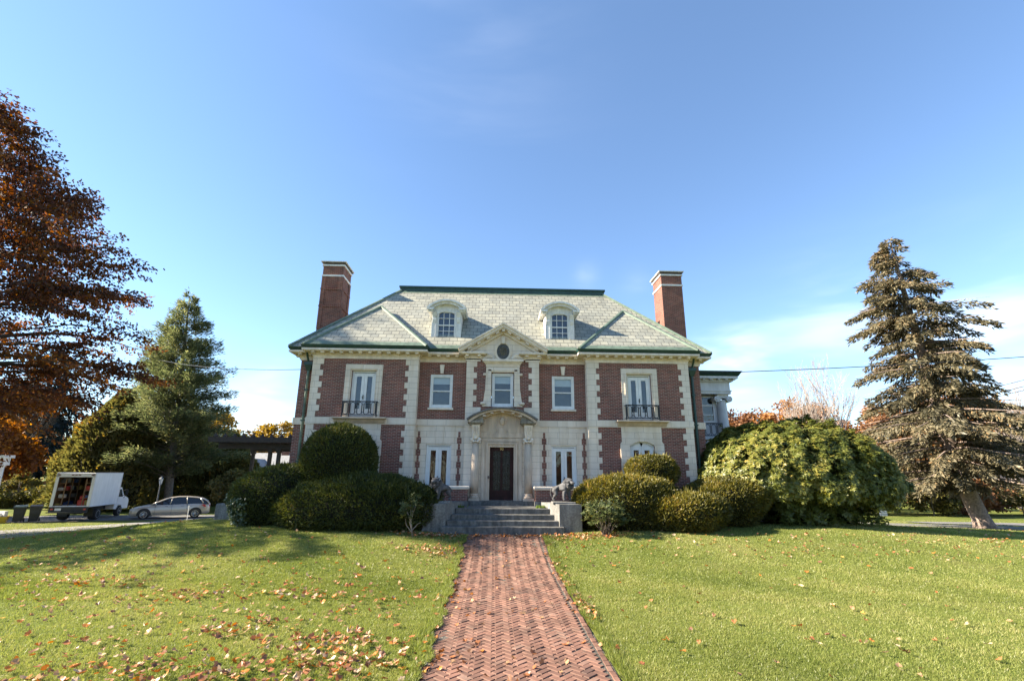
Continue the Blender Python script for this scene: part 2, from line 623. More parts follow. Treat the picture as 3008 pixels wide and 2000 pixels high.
def gz(x, y):
    x = np.asarray(x, float)
    y = np.asarray(y, float)
    sh = np.broadcast(x, y).shape
    x = np.broadcast_to(x, sh).ravel()
    y = np.broadcast_to(y, sh).ravel()
    n = len(TP)
    out = np.empty(len(x))
    for s in range(0, len(x), 100000):
        xx, yy = x[s:s + 100000], y[s:s + 100000]
        r2 = (xx[:, None] - TP[None, :, 0]) ** 2 + (yy[:, None] - TP[None, :, 1]) ** 2
        z = _U(r2) @ _TW[:n] + _TW[n] + _TW[n + 1] * xx + _TW[n + 2] * yy
        r = np.hypot(xx, yy)
        t = np.clip((r - 38) / 16, 0, 1)
        t = t * t * (3 - 2 * t)
        out[s:s + 100000] = z * (1 - t) - 1.5 * t
    return out.reshape(sh)
def g1(x, y):
    return float(gz(x, y))

def soil_mat(name, a, b_, c, sc1=.35):
    m, n, l, b = new_mat(name)
    g = n.new("ShaderNodeNewGeometry")
    n1 = node(n, "ShaderNodeTexNoise")
    n1.inputs['Scale'].default_value = sc1
    n1.inputs['Detail'].default_value = 8
    n1.inputs['Roughness'].default_value = .65
    l.new(g.outputs['Position'], n1.inputs['Vector'])
    r = ramp(n, ((.3, a), (.5, b_), (.72, c)))
    l.new(n1.outputs['Fac'], r.inputs[0])
    n2 = node(n, "ShaderNodeTexNoise")
    n2.inputs['Scale'].default_value = 30
    n2.inputs['Detail'].default_value = 4
    l.new(g.outputs['Position'], n2.inputs['Vector'])
    rr = ramp(n, ((.3, (.6,) * 3), (.7, (1.25,) * 3)))
    l.new(n2.outputs['Fac'], rr.inputs[0])
    mm = node(n, "ShaderNodeMix", data_type='RGBA', blend_type='MULTIPLY')
    mm.inputs['Factor'].default_value = 1
    l.new(r.outputs[0], mm.inputs[6])
    l.new(rr.outputs[0], mm.inputs[7])
    l.new(mm.outputs[2], b.inputs['Base Color'])
    b.inputs['Roughness'].default_value = .95
    b.inputs['Specular IOR Level'].default_value = .1
    bp = n.new("ShaderNodeBump")
    bp.inputs['Strength'].default_value = .6
    bp.inputs['Distance'].default_value = .05
    l.new(n2.outputs['Fac'], bp.inputs['Height'])
    l.new(bp.outputs[0], b.inputs['Normal'])
    return m
SOIL = soil_mat("lawn_ground", (.08, .11, .02), (.13, .155, .034), (.20, .185, .065))
ASPH = soil_mat("asphalt", (.16, .155, .155), (.20, .195, .19), (.24, .235, .23), 1.2)
WALKM = soil_mat("concrete_walk", (.22, .21, .2), (.27, .26, .245), (.33, .315, .3), 1.5)
MORTAR = soil_mat("path_joints", (.06, .055, .045), (.11, .10, .085), (.20, .18, .15), 1.2)

def axis(lo, hi, fine0, fine1, df, k=1.18):
    a = list(np.arange(fine0, fine1 + 1e-6, df))
    d = df
    x = fine0
    while x > lo:
        d *= k
        x -= d
        a.insert(0, x)
    d = df
    x = fine1
    while x < hi:
        d *= k
        x += d
        a.append(x)
    return np.array(a)
gx = axis(-900, 900, -36, 48, .8)
gy = axis(-120, 1500, -24, 30, .6)
GX, GY = np.meshgrid(gx, gy)
GZ = gz(GX, GY)
vv = np.stack([GX, GY, GZ], -1).reshape(-1, 3)
nx_, ny_ = len(gx), len(gy)
mb = MB()
mb.v = [tuple(p) for p in vv]
mb.f = [(j * nx_ + i, j * nx_ + i + 1, (j + 1) * nx_ + i + 1, (j + 1) * nx_ + i) for j in range(ny_ - 1) for i in range(nx_ - 1)]
tag(mb.build("lawn", SOIL, smooth=True), None, None, kind="structure")

def ribbon(name, left, right, mat, lift, n=60):
    """sheet between two ground polylines, draped on the terrain"""
    def res(p, n):
        p = np.array(p, float)
        s = np.r_[0, np.cumsum(np.hypot(*np.diff(p, axis=0).T))]
        t = np.linspace(0, s[-1], n)
        return np.stack([np.interp(t, s, p[:, 0]), np.interp(t, s, p[:, 1])], -1)
    a, b = res(left, n), res(right, n)
    m = 7
    mb = MB()
    rows = []
    for i in range(m):
        q = a + (b - a) * i / (m - 1)
        z = gz(q[:, 0], q[:, 1]) + lift
        rows.append(np.c_[q, z])
    mb.v = [tuple(p) for r in rows for p in r]
    mb.f = [(i * n + j, i * n + j + 1, (i + 1) * n + j + 1, (i + 1) * n + j) for i in range(m - 1) for j in range(n - 1)]
    return tag(mb.build(name, mat, smooth=True), None, None, kind="structure")

ribbon("driveway", [(-60, 10.5), (-36, 12.6), (-30, 14.2), (-26.5, 16.0), (-22, 17.2), (-12, 19)], [(-60, 17.5), (-38, 19.6), (-32, 20.8), (-28, 21.6), (-22, 22), (-12, 22.5)], ASPH, .02)
ribbon("road", [(16, 16.5), (20, 15.1), (24.7, 13.4), (29, 12.1), (33, 9.9), (45, 4.6), (70, -5)], [(16, 19.5), (22, 17.8), (27, 17.0), (32, 16.2), (38, 15.2), (50, 12), (80, 4)], ASPH, .02)
ribbon("side_road", [(34, 16.6), (40, 16.0), (52, 14.2), (80, 9)], [(33, 18.6), (40, 19.2), (52, 18.2), (80, 14)], ASPH, .035)
ribbon("pavement", [(-60, -9.5), (-30, -2.6), (-21.7, 1.1), (-20.0, 2.2), (-19.2, 4.5), (-21.6, 10), (-22.0, 16.6)], [(-60, 0), (-40, 4.5), (-30, 7.6), (-27.6, 9.4), (-26, 12.0), (-24.6, 14.6), (-24.2, 16.2)], WALKM, .012)

PX0, PX1 = -1.24, 1.36          # edges of the brick path
def in_path(x, y):
    return (x > PX0 - .17) & (x < PX1 + .17) & (y < -2.9)

# herringbone brick path, every brick laid in one mesh
PATHBR, _n, _l, _b = new_mat("path_brick")
_at = _n.new("ShaderNodeAttribute")
_at.attribute_name = "tone"
_rp = ramp(_n, ((0, (.115, .062, .046)), (.35, (.175, .086, .058)), (.7, (.222, .108, .073)), (1, (.25, .15, .11))))
_l.new(_at.outputs['Fac'], _rp.inputs[0])
_g = _n.new("ShaderNodeNewGeometry")
_nt = _n.new("ShaderNodeTexNoise")
_nt.inputs['Scale'].default_value = 2.2
_nt.inputs['Detail'].default_value = 9
_nt.inputs['Roughness'].default_value = .7
_l.new(_g.outputs['Position'], _nt.inputs['Vector'])
_r2 = ramp(_n, ((.36, (.50, .50, .48)), (.62, (1, 1, 1))))
_l.new(_nt.outputs['Fac'], _r2.inputs[0])
_mm = node(_n, "ShaderNodeMix", data_type='RGBA', blend_type='MULTIPLY')
_mm.inputs['Factor'].default_value = 1
_l.new(_rp.outputs[0], _mm.inputs[6])
_l.new(_r2.outputs[0], _mm.inputs[7])
_l.new(_mm.outputs[2], _b.inputs['Base Color'])
_b.inputs['Roughness'].default_value = .8

W_ = .115
faces, tones = [], []
def brick_quads(cx, cy, ax, L, Wd, h=.022):
    """top and four chamfer sides of one brick"""
    ux = np.array([math.cos(ax), math.sin(ax)])
    uy = np.array([-ux[1], ux[0]])
    g = .007
    a, b = L / 2 - g, Wd / 2 - g
    cc = np.array([cx, cy])
    zb = g1(cx, cy)
    dz = rng.normal() * .0035 + .007 * math.sin(cx * 3.1 + cy * 1.3) * math.sin(cy * .9)
    tilt = rng.normal(size=2) * .012
    def P(s, t, z):
        q = cc + ux * s + uy * t
        return (q[0], q[1], float(gz(q[0], q[1])) * .5 + zb * .5 + z + dz + tilt[0] * s * .5 + tilt[1] * t)
    b2 = .006
    top = [P(-a + b2, -b + b2, h), P(a - b2, -b + b2, h), P(a - b2, b - b2, h), P(-a + b2, b - b2, h)]
    bot = [P(-a, -b, h - .016), P(a, -b, h - .016), P(a, b, h - .016), P(-a, b, h - .016)]
    tn = float(np.clip(rng.normal(.55, .22), 0, 1))
    faces.append(top)
    tones.append(tn)
    for i in range(4):
        j = (i + 1) % 4
        faces.append([bot[i], bot[j], top[j], top[i]])
        tones.append(tn * .8)
c45 = math.sqrt(.5)
pcx = (PX0 + PX1) / 2
N_ = int(24 / W_ / 1.2)
for i in range(-N_, N_):
    for j in range(-N_, N_):
        t = (i - j) % 4
        if t == 0:
            u, v, a = (i + 1) * W_, (j + .5) * W_, 0.
        elif t == 3:
            u, v, a = (i + .5) * W_, (j + 1) * W_, PI / 2
        else:
            continue
        x, y = (u - v) * c45, (u + v) * c45
        x += pcx
        y -= 10
        if not (PX0 + .02 < x < PX1 - .02 and -19 < y < -3.02):
            continue
        brick_quads(x, y, a + PI / 4, 2 * W_, W_)
# a band of crosswise courses at the foot of the steps and the edging bricks
for k in range(int(16 / .21)):
    for xe in (PX0 - .06, PX1 + .06):
        brick_quads(xe + rng.normal() * .006, -19 + k * .21, PI / 2 + rng.normal() * .02, .21, .1)
pf = np.array(faces)
path = mesh_arrays("brick_path", pf.reshape(-1, 3), 4, tones, PATHBR)
tag(path, None, None, kind="structure")
ribbon("path_bed", [(PX0 - .125, -19), (PX0 - .125, -2.9)], [(PX1 + .125, -19), (PX1 + .125, -2.9)], MORTAR, .009, 80)

# ------------------------------------------------------------------ the mansion
house = thing("mansion", (0, 7, 0), "two-storey red brick mansion with pale stone quoins, slate hipped roof and twin tall chimneys", "house")
H = house
def part(mb, name, mat, parent=None, **k):
    return mb.build(name, mat, parent or H, **k)
SGN = (-1, 1)

# main block
m = MB()
for s in SGN:
    a, b = sorted((s * 1.66, s * 3.97))
    wl_, wr_ = sorted((s * 3.40, s * 2.34))
    wall(m, a, b, 4.24, 7.60, .45, [(wl_, wr_, 5.08, 6.66)], .14)
    a, b = sorted((s * 8.72, s * 9.5))
    wall(m, a, b, -.3, 7.6, .45, [])
    m.add([(s * 9.5, .45, -.3), (s * 9.5, 14, -.3), (s * 9.5, 14, 7.6), (s * 9.5, .45, 7.6)], [(0, 1, 2, 3)])
m.add([(-9.5, 14, -.3), (9.5, 14, -.3), (9.5, 14, 7.6), (-9.5, 14, 7.6)], [(0, 1, 2, 3)])
part(m, "brick_wall", BRICK)
for s in SGN:
    m = MB()
    a, b = sorted((s * 3.95, s * 8.76))
    o0, o1 = sorted((s * 6.945, s * 5.832))
    l0, l1 = sorted((s * 6.92, s * 5.78))
    wall(m, a, b, -.3, 7.45, 0, [(l0, l1, .45, 3.64), (o0, o1, 4.60, 6.70)], .2)
    part(m, "wing_wall", BRICK)
    # stone facing of the ground floor between wing and centre bay
    m = MB()
    a, b = sorted((s * 1.66, s * 3.97))
    g0, g1_ = sorted((s * 3.43, s * 2.29))
    wall(m, a, b, -.3, 4.26, .444, [(g0, g1_, .85, 3.42)], .16)
    # flat-arch voussoirs over the french door, cut by proud keystone pieces
    xc = s * 2.86
    for (bx0, bx1, tx0, tx1, d) in ((-.17, .17, -.21, .21, .03), (-.60, -.18, -.78, -.22, .012), (.18, .60, .22, .78, .012)):
        m.prism([(xc + bx0, 3.425), (xc + bx1, 3.425), (xc + tx1, 4.235), (xc + tx0, 4.235)], .444 - d, .46)
    part(m, "stone_facing", STONE)
    # serrated brick strips
    for xs_ in (s * 3.79, s * 1.95):
        m = MB()
        k = 0
        z = 4.0
        while z > 1.0:
            hw = .05 if k % 2 == 0 else .105
            m.box(xs_ - hw, xs_ + hw, .438, .46, z - .268, z)
            z -= .269
            k += 1
        part(m, "brick_strip", BRICK)
    # quoins at both corners of the wing
    for (xe, wide, nar, inw) in ((8.75, .47, .32, -1), (3.96, .556, .41, 1)):
        m = MB()
        k = 0
        z = 7.24
        while z > -.2:
            if abs(z - 4.55) < .02:
                part(m, "quoins", STONE)
                m = MB()
                z = 4.24
                k = 1
            w_ = wide if k % 2 == 0 else nar
            e = xe - inw * .03
            m.box(s * e, s * (xe + inw * w_), -.03, .435, z - .268, z)
            z -= .269
            k += 1
        part(m, "quoins", STONE)
    # quoins of the centre bay
    m = MB()
    k = 0
    z = 7.24
    while z > 5.1:
        w_ = .47 if k % 2 == 0 else .32
        m.box(s * 1.70, s * (1.68 - w_), .07, .44, z - .268, z)
        z -= .269
        k += 1
    m.box(s * 1.705, s * 1.0, .066, .44, .3, z)
    part(m, "quoins", STONE)

# centre bay: brick above, stone below
m = MB()
wall(m, -1.66, 1.66, 4.9, 7.5, .1, [(-.52, .52, 5.12, 6.71)], .2)
part(m, "bay_wall", BRICK)
m = MB()
wall(m, -1.64, 1.64, .2, 4.9, .096, [(-.545, .545, 1.02, 3.31)], .26)
part(m, "bay_stone_facing", STONE)

# belt course
for s in SGN:
    m = MB()
    m.box(s * 3.90, s * 8.81, -.06, .42, 4.24, 4.55)
    m.box(s * 8.81, s * 9.55, .39, .5, 4.243, 4.547)
    m.box(s * 9.44, s * 9.55, .5, 14.0, 4.243, 4.547)
    m.box(s * 1.69, s * 3.90, .40, .46, 4.246, 4.545)
    part(m, "belt_course", STONE)

# cornice, built up in mouldings with modillion blocks
def cornice(m, x0, x1, yw, dz=0., e0=1, e1=1, yback=.6):
    """front run on wall plane yw; e0/e1: overhang returns at the ends"""
    def bx(o, z0, z1):
        m.box(x0 - o * e0, x1 + o * e1, yw - o, yback, z0 + dz, z1 + dz)
    bx(.045, 7.24, 7.36)
    bx(.075, 7.36, 7.415)
    bx(.13, 7.415, 7.475)
    bx(.41, 7.52, 7.545)
    bx(.46, 7.545, 7.635)
    n = max(1, round((x1 - x0) / .43))
    for i in range(n + 1):
        xc = x0 + .02 + (x1 - x0 - .04) * i / n
        m.box(xc - .075, xc + .075, yw - .37, yw, 7.455 + dz, 7.52 + dz)
        m.box(xc - .065, xc + .065, yw - .30, yw, 7.43 + dz, 7.455 + dz)
    m.box(x0 - .1 * e0, x1 + .1 * e1, yw - .1, yback, 7.475 + dz, 7.52 + dz)
m = MB()
cornice(m, -9.5, -1.72, .45, e1=0)
cornice(m, 1.72, 9.5, .45, e0=0)
for s in SGN:
    a, b = sorted((s * 3.96, s * 8.75))
    cornice(m, a, b, 0, .004, yback=.55)
    for (o, z0, z1) in ((.047, 7.241, 7.361), (.078, 7.362, 7.416), (.133, 7.417, 7.476), (.412, 7.521, 7.546), (.463, 7.547, 7.637)):
        m.box(s * 9.4, s * (9.5 + o), .62, 14, z0, z1)
    for i in range(30):
        y = .75 + i * .44
        m.box(s * 9.45, s * 9.87, y - .075, y + .075, 7.457, 7.521)
part(m, "cornice", STONE_PLAIN)

def gutter_run(m, x0, x1, yw, dz=0., yend=.6, r0=1, r1=1):
    """cyma gutter along the front and its returns"""
    prof = [(.40, 7.637), (.46, 7.68), (.505, 7.765), (.515, 7.79), (.36, 7.79), (.33, 7.70)]
    loops = []
    for (o, z) in prof:
        loops.append([(x0 - o * r0, yend if r0 else yw, z + dz), (x0 - o * r0, yw - o, z + dz), (x1 + o * r1, yw - o, z + dz), (x1 + o * r1, yend if r1 else yw, z + dz)])
    vs_ = [p for L in loops for p in L]
    fs_ = []
    n = len(prof)
    for i in range(n):
        k = (i + 1) % n
        for j in range(3):
            fs_.append((i * 4 + j, i * 4 + j + 1, k * 4 + j + 1, k * 4 + j))
    m.add(vs_, fs_)
m = MB()
gutter_run(m, -9.5, -1.74, .45, yend=14, r1=0)
gutter_run(m, 1.74, 9.5, .45, yend=14, r0=0)
for s in SGN:
    a, b = sorted((s * 3.96, s * 8.75))
    gutter_run(m, a, b, 0, .006, yend=.0)
part(m, "gutter", GREENP)

# roof
EZ, DY, DZ, DX = 7.80, 4.0, 12.19, 5.80
XE, YE, YB = 9.96, -.02, 14.4
m = MB()
_sl = (DZ - EZ) / (DY - YE)
for s in SGN:
    m.add([(s * XE, YE, EZ), (s * DX, DY, DZ), (s * 1.72, DY, DZ), (s * 1.72, YE, EZ)], [(0, 1, 2, 3)])
m.add([(-1.72, .12, EZ + .14 * _sl), (1.72, .12, EZ + .14 * _sl), (1.72, DY, DZ), (-1.72, DY, DZ)], [(0, 1, 2, 3)])
m.add([(-XE, YB, EZ), (XE, YB, EZ), (DX, YB - 4, DZ), (-DX, YB - 4, DZ)], [(3, 2, 1, 0)])
for s in SGN:
    m.add([(s * XE, YE, EZ), (s * XE, YB, EZ), (s * DX, YB - 4, DZ), (s * DX, DY, DZ)], [(0, 1, 2, 3)])
roof = part(m, "roof", SLATE)
m = MB()
m.box(-DX - .05, DX + .05, DY - .06, YB - 3.95, DZ - .02, DZ + .17)
m.box(-DX - .11, DX + .11, DY - .12, YB - 3.9, DZ + .17, DZ + .265)
part(m, "roof_deck", GREENP, roof)
SL = (DZ - EZ) / (DY - YE)
nf = Vector((0, -SL, 1)).normalized()
def strip(m, p, q, w=.13, h=.05):
    """raised metal hip strip from p to q"""
    m.tube([p, q], w, 6)
for s in SGN:
    for ya, yb_ in ((YE, DY), (YB, YB - 4)):
        m = MB()
        strip(m, (s * XE, ya, EZ), (s * DX, yb_, DZ), .085)
        part(m, "hip_flashing", COPPER, roof)
m = MB()
# strip under the deck and flashing along the eaves
def slope_strip(m, x0, x1, z0, z1, off=.012, xt=None):
    y0, y1 = YE + (z0 - EZ) / SL, YE + (z1 - EZ) / SL
    k = (XE - DX) / (DZ - EZ) if xt is None else 0
    o = nf * off
    m.add([(x0 + o.x, y0 + o.y, z0 + o.z), (x1 + o.x, y0 + o.y, z0 + o.z), (x1 + o.x, y1 + o.y, z1 + o.z), (x0 + o.x, y1 + o.y, z1 + o.z)], [(0, 1, 2, 3)])
slope_strip(m, -DX - .1, DX + .1, 12.0, 12.18)
part(m, "deck_flashing", COPPER, roof)
for s in SGN:
    m = MB()
    a, b = sorted((s * 3.5, s * 2.0))
    slope_strip(m, a, b, EZ + .01, EZ + .22)
    part(m, "eave_flashing", COPPER, roof)
for s in SGN:
    xi, xo, yf = s * 3.54, s * 9.17, -.43
    ax_, ay_, az_ = s * 6.385, 2.12, 10.55
    by_ = YE + (az_ - EZ) / SL + .03
    m = MB()
    ez2 = EZ + .008
    m.add([(xi, yf, ez2), (xo, yf, ez2), (ax_, ay_, az_)], [(0, 1, 2)])
    m.add([(xi, yf, ez2), (xi, .05, ez2), (ax_, by_, az_), (ax_, ay_, az_)], [(0, 1, 2, 3)])
    m.add([(xo, yf, ez2), (xo, .05, ez2), (ax_, by_, az_), (ax_, ay_, az_)], [(0, 1, 2, 3)])
    wr = part(m, "wing_roof", SLATE)
    for xh in (xi, xo):
        m = MB()
        strip(m, (xh, yf, ez2), (ax_, ay_, az_), .085)
        part(m, "hip_flashing", COPPER, wr)
    m = MB()
    # flashing course along the eave
    t = .075
    n3 = Vector((0, -(az_ - EZ), ay_ - yf)).normalized() * .012
    def LL(p, q, t):
        return tuple(a + (b - a) * t for a, b in zip(p, q))
    A0, B0 = LL((xi, yf, ez2), (ax_, ay_, az_), .004), LL((xo, yf, ez2), (ax_, ay_, az_), .004)
    A1, B1 = LL((xi, yf, ez2), (ax_, ay_, az_), t), LL((xo, yf, ez2), (ax_, ay_, az_), t)
    m.add([(p[0], p[1] + n3.y, p[2] + n3.z) for p in (A0, B0, B1, A1)], [(0, 1, 2, 3)])
    part(m, "eave_flashing", COPPER, wr)

# windows ------------------------------------------------------------
def quad(m, x0, x1, z0, z1, y, mi=0):
    m.add([(x0, y, z0), (x1, y, z0), (x1, y, z1), (x0, y, z1)], [(0, 1, 2, 3)], mi)
def sash_window(x0, x1, z0, z1, y, blind=.3, back=PANE_BACK, parent=None, rail=.5):
    m = MB()
    frame(m, x0, x1, z0, z1, .085, y, y + .10)
    zi = z0 + (z1 - z0) * rail
    a, b = x0 + .085, x1 - .085
    frame(m, a, b, zi - .02, z1 - .085, .05, y + .03, y + .07)
    frame(m, a, b, z0 + .085, zi + .025, .05, y + .05, y + .09, tb=.07)
    w = part(m, "window", WHITEP, parent)
    m = MB()
    quad(m, a + .04, b - .04, zi, z1 - .12, y + .055)
    quad(m, a + .04, b - .04, z0 + .12, zi, y + .075)
    part(m, "pane", GLASS, w)
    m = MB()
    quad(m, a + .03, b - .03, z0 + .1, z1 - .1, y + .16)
    part(m, "dark_backing", back, w)  # dark board standing in for the unlit room
    if blind:
        m = MB()
        quad(m, a + .03, b - .03, z1 - .1 - (z1 - z0) * blind, z1 - .1, y + .12)
        part(m, "blind", BLIND, w)
    return w
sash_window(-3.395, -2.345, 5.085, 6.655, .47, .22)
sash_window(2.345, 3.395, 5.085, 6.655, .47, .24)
cw = sash_window(-.5, .5, 5.13, 6.70, .17, .24, ROOMDARK)
for s in SGN:
    m = MB()
    a, b = sorted((s * 3.46, s * 2.28))
    m.box(a, b, .36, .47, 4.99, 5.082)
    part(m, "window_sill", STONE_PLAIN)
    xc = s * 2.87
    m = MB()
    m.prism([(xc - .065, 6.70), (xc + .065, 6.70), (xc + .105, 7.11), (xc - .105, 7.11)], .36, .46)
    part(m, "keystone", STONE_PLAIN)
    m = MB()
    for k in range(1, 9):
        for q in SGN:
            b0 = .07 + .066 * (k - 1)
            t0 = .11 + .088 * (k - 1)
            m.prism([(xc + q * b0, 6.672), (xc + q * (b0 + .058), 6.672), (xc + q * (t0 + .077), 7.0), (xc + q * t0, 7.0)], .43, .46)
    part(m, "flat_arch", BRICK)

def french_door(x0, x1, z0, z1, y, glass=GLASS, back=PANE_BACK, arch=0., gz0=None):
    """pair of glazed leaves; the panes are tall and narrow"""
    m = MB()
    if arch:
        hw, xc = (x1 - x0) / 2, (x0 + x1) / 2
        o = [(xc + x, z) for x, z in seg_arc(hw, z1 - arch, z1)]
        i_ = [(xc + x, z) for x, z in seg_arc(hw - .07, z1 - arch - .07, z1 - .07)]
        fan_strip(m, o, i_, y, y + .12)
        m.box(x0, x0 + .07, y, y + .12, z0, z1 - arch)
        m.box(x1 - .07, x1, y, y + .12, z0, z1 - arch)
    else:
        frame(m, x0, x1, z0, z1, .07, y, y + .12)
    d = part(m, "french_door", WHITEP)
    xm = (x0 + x1) / 2
    top = z1 - .075
    for (a, b) in ((x0 + .072, xm - .004), (xm + .004, x1 - .072)):
        gz_ = z0 + .55 if gz0 is None else gz0
        st = .125
        ztop = top - (.16 if arch else .02)
        m = MB()
        m.box(a, a + st, y + .03, y + .08, z0 + .07, ztop)
        m.box(b - st, b, y + .03, y + .08, z0 + .07, ztop)
        m.box(a + st, b - st, y + .03, y + .08, ztop - .16, ztop)
        m.box(a + st, b - st, y + .03, y + .08, z0 + .07, gz_)
        if arch:
            p = [(x, z) for x, z in ((a, ztop), (b, ztop))] + [(xm + x, z) for x, z in reversed(seg_arc(hw - .075, z1 - arch - .075, z1 - .075)) if a <= xm + x <= b]
            m.prism(p, y + .031, y + .079)
        part(m, "door_leaf", WHITEP, d)
        m = MB()
        quad(m, a + st - .005, b - st + .005, gz_ - .005, ztop - .155, y + .055)
        part(m, "pane", glass, d)
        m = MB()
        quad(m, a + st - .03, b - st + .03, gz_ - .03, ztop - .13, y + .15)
        part(m, "dark_backing", back, d)  # board behind the glass; room darkness and reflections are in its colour
    m = MB()
    zc = z0 + (z1 - z0) * .42
    m.box(xm - .018, xm + .018, y + .0, y + .03, zc - .1, zc + .1)
    m.box(xm - .055, xm + .018, y - .025, y, zc - .012, zc + .012)
    part(m, "handle", IRON, d)
    return d
for s in SGN:
    a, b = sorted((s * 6.94, s * 5.835))
    french_door(a, b, 4.61, 6.695, .08, GLASS, PANE_BACK, gz0=4.95)
    a, b = sorted((s * 3.425, s * 2.295))
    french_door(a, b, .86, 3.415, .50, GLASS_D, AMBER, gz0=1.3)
    a, b = sorted((s * 6.915, s * 5.785))
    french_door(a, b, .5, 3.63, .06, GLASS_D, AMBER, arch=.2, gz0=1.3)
    # stone architrave of the upper door, in three steps
    xc = s * 6.395
    m = MB()
    for (w_, d, t) in ((.85, .05, .17), (.70, .085, .08), (.62, .035, .06)):
        frame(m, xc - w_, xc + w_, 4.553, 6.985 - (.85 - w_), t if w_ > .8 else t, -d, .03, bottom=False)
    part(m, "door_architrave", STONE)
    # shelf under the balcony
    m = MB()
    m.box(xc - 1.20, xc + 1.20, -.40, .02, 4.475, 4.535)
    m.loft([[(xc - 1.12, -.06, 4.27), (xc + 1.12, -.06, 4.27), (xc + 1.12, .02, 4.27), (xc - 1.12, .02, 4.27)],
            [(xc - 1.12, -.13, 4.33), (xc + 1.12, -.13, 4.33), (xc + 1.12, .02, 4.33), (xc - 1.12, .02, 4.33)],
            [(xc - 1.13, -.2, 4.42), (xc + 1.13, -.2, 4.42), (xc + 1.13, .02, 4.42), (xc - 1.13, .02, 4.42)],
            [(xc - 1.16, -.33, 4.475), (xc + 1.16, -.33, 4.475), (xc + 1.16, .02, 4.475), (xc - 1.16, .02, 4.475)]])
    part(m, "balcony_shelf", STONE_WARM)
    # iron balcony railing: hoops between pairs of bars
    m = MB()
    x0, x1, yb = xc - .76, xc + .76, -.30
    z0, z1 = 4.62, 5.25
    m.box(x0 - .02, x1 + .02, yb - .022, yb + .022, z1 - .045, z1)
    m.box(x0, x1, yb - .014, yb + .014, z0, z0 + .035)
    for xe in (x0, x1):
        m.box(xe - .022, xe + .022, yb - .02, yb + .02, 4.54, z1)
        m.box(xe - .014, xe + .014, yb, .0, z1 - .045, z1 - .01)
        m.box(xe - .014, xe + .014, yb, .0, z0, z0 + .03)
    for k in range(5):
        cx = x0 + (x1 - x0) * (k + .5) / 5
        rr, za, zb = .098, z0 + .135, z1 - .155
        pts = [(cx + rr * math.cos(t), yb, zb + rr * math.sin(t)) for t in np.linspace(0, PI, 9)] + [(cx + rr * math.cos(t), yb, za + rr * math.sin(t)) for t in np.linspace(PI, 2 * PI, 9)]
        m.tube(pts + [pts[0]], .015, 5)
    for k in range(6):
        cx = x0 + (x1 - x0) * k / 5
        for q in SGN:
            if x0 <= cx + q * .033 <= x1:
                m.tube([(cx + q * .033, yb, z0), (cx + q * .033, yb, z1 - .04)], .011, 5)
        for zz in (z0 + .14, z1 - .16):
            if 0 < k < 5:
                m.box(cx - .055, cx + .055, yb - .012, yb + .012, zz - .012, zz + .012)
    part(m, "balcony_railing", IRON)
    # arched stone surround of the lower door
    m = MB()
    xc = s * 6.355
    ou = [(xc + x, z) for x, z in seg_arc(1.0, 3.50, 4.02, 14)]
    inn = [(xc + x, z) for x, z in seg_arc(.57, 3.42, 3.62, 14)]
    fan_strip(m, ou, inn, -.07, .03)
    for q in SGN:
        m.box(xc + q * .57, xc + q * .98, -.068, .03, -.2, 3.42)
        m.prism([(xc + q * .57, 3.42), (xc + q * .99, 3.42), (xc + q * 1.0, 3.50)], -.069, .03)
        m.box(xc + q * .97, xc + q * 1.0, -.06, .03, 2.9, 3.42)
    m.prism([(xc - .11, 3.60), (xc + .11, 3.60), (xc + .16, 4.05), (xc - .16, 4.05)], -.11, .02)
    # spandrel panel up to the belt
    sp = [(xc - .92, 4.236), (xc - .92, 3.66)] + [(xc + x, z + .004) for x, z in seg_arc(.9, 3.60, 4.02, 14)] + [(xc + .92, 3.66), (xc + .92, 4.236)]
    m.prism(sp, -.05, .03)
    part(m, "arched_surround", STONE)

# window surround of the centre bay
m = MB()
for q in SGN:
    m.prism([(q * .53, 5.12), (q * .93, 5.12), (q * .81, 5.9), (q * .78, 6.98), (q * .53, 6.98)], .05, .12)
    m.prism([(q * .54, 5.12), (q * .70, 5.12), (q * .68, 6.85), (q * .54, 6.85)], .02, .06)
    m.lathe([(.001, -.06), (.10, -.06), (.125, -.02), (.125, .02), (.10, .06), (.001, .06)], (q * .90, .03, 5.26), 14)
    m.lathe([(.001, -.05), (.07, -.05), (.07, .05), (.001, .05)], (q * .85, .05, 6.62), 10)
m.box(-.78, .78, .052, .12, 6.73, 6.985)
m.box(-.70, .70, .02, .06, 6.78, 6.92)
m.box(-.80, .80, .03, .12, 6.985, 7.10)
part(m, "window_surround", STONE)
m = MB()
m.box(-.84, .84, .0, .12, 7.10, 7.16)
m.box(-.90, .90, -.06, .12, 7.16, 7.22)
m.box(-.96, .96, -.13, .12, 7.22, 7.32)
part(m, "window_hood", STONE_PLAIN)

# pediment over the centre bay -------------------------------------------------
m = MB()
m.prism([(-1.75, 7.32), (1.75, 7.32), (1.75, 7.72), (0, 8.80), (-1.75, 7.72)], .055, .5)
ped = part(m, "pediment", STONE)
m = MB()
AP, EN, XP = 9.03, 7.79, 2.09
def rake(m, y0, y1, lo, hi, xl):
    sl = (AP - EN) / XP
    for q in SGN:
        m.add([(0, y0, AP + hi), (q * xl, y0, AP + hi - sl * xl), (q * xl, y0, AP + lo - sl * xl), (0, y0, AP + lo),
               (0, y1, AP + hi), (q * xl, y1, AP + hi - sl * xl), (q * xl, y1, AP + lo - sl * xl), (0, y1, AP + lo)],
              [(0, 1, 2, 3), (7, 6, 5, 4), (0, 4, 5, 1), (1, 5, 6, 2), (2, 6, 7, 3), (3, 7, 4, 0)])
rake(m, -.42, .5, -.07, 0, 2.09)
rake(m, -.36, .5, -.20, -.07, 2.05)
rake(m, -.30, .5, -.25, -.20, 2.0)
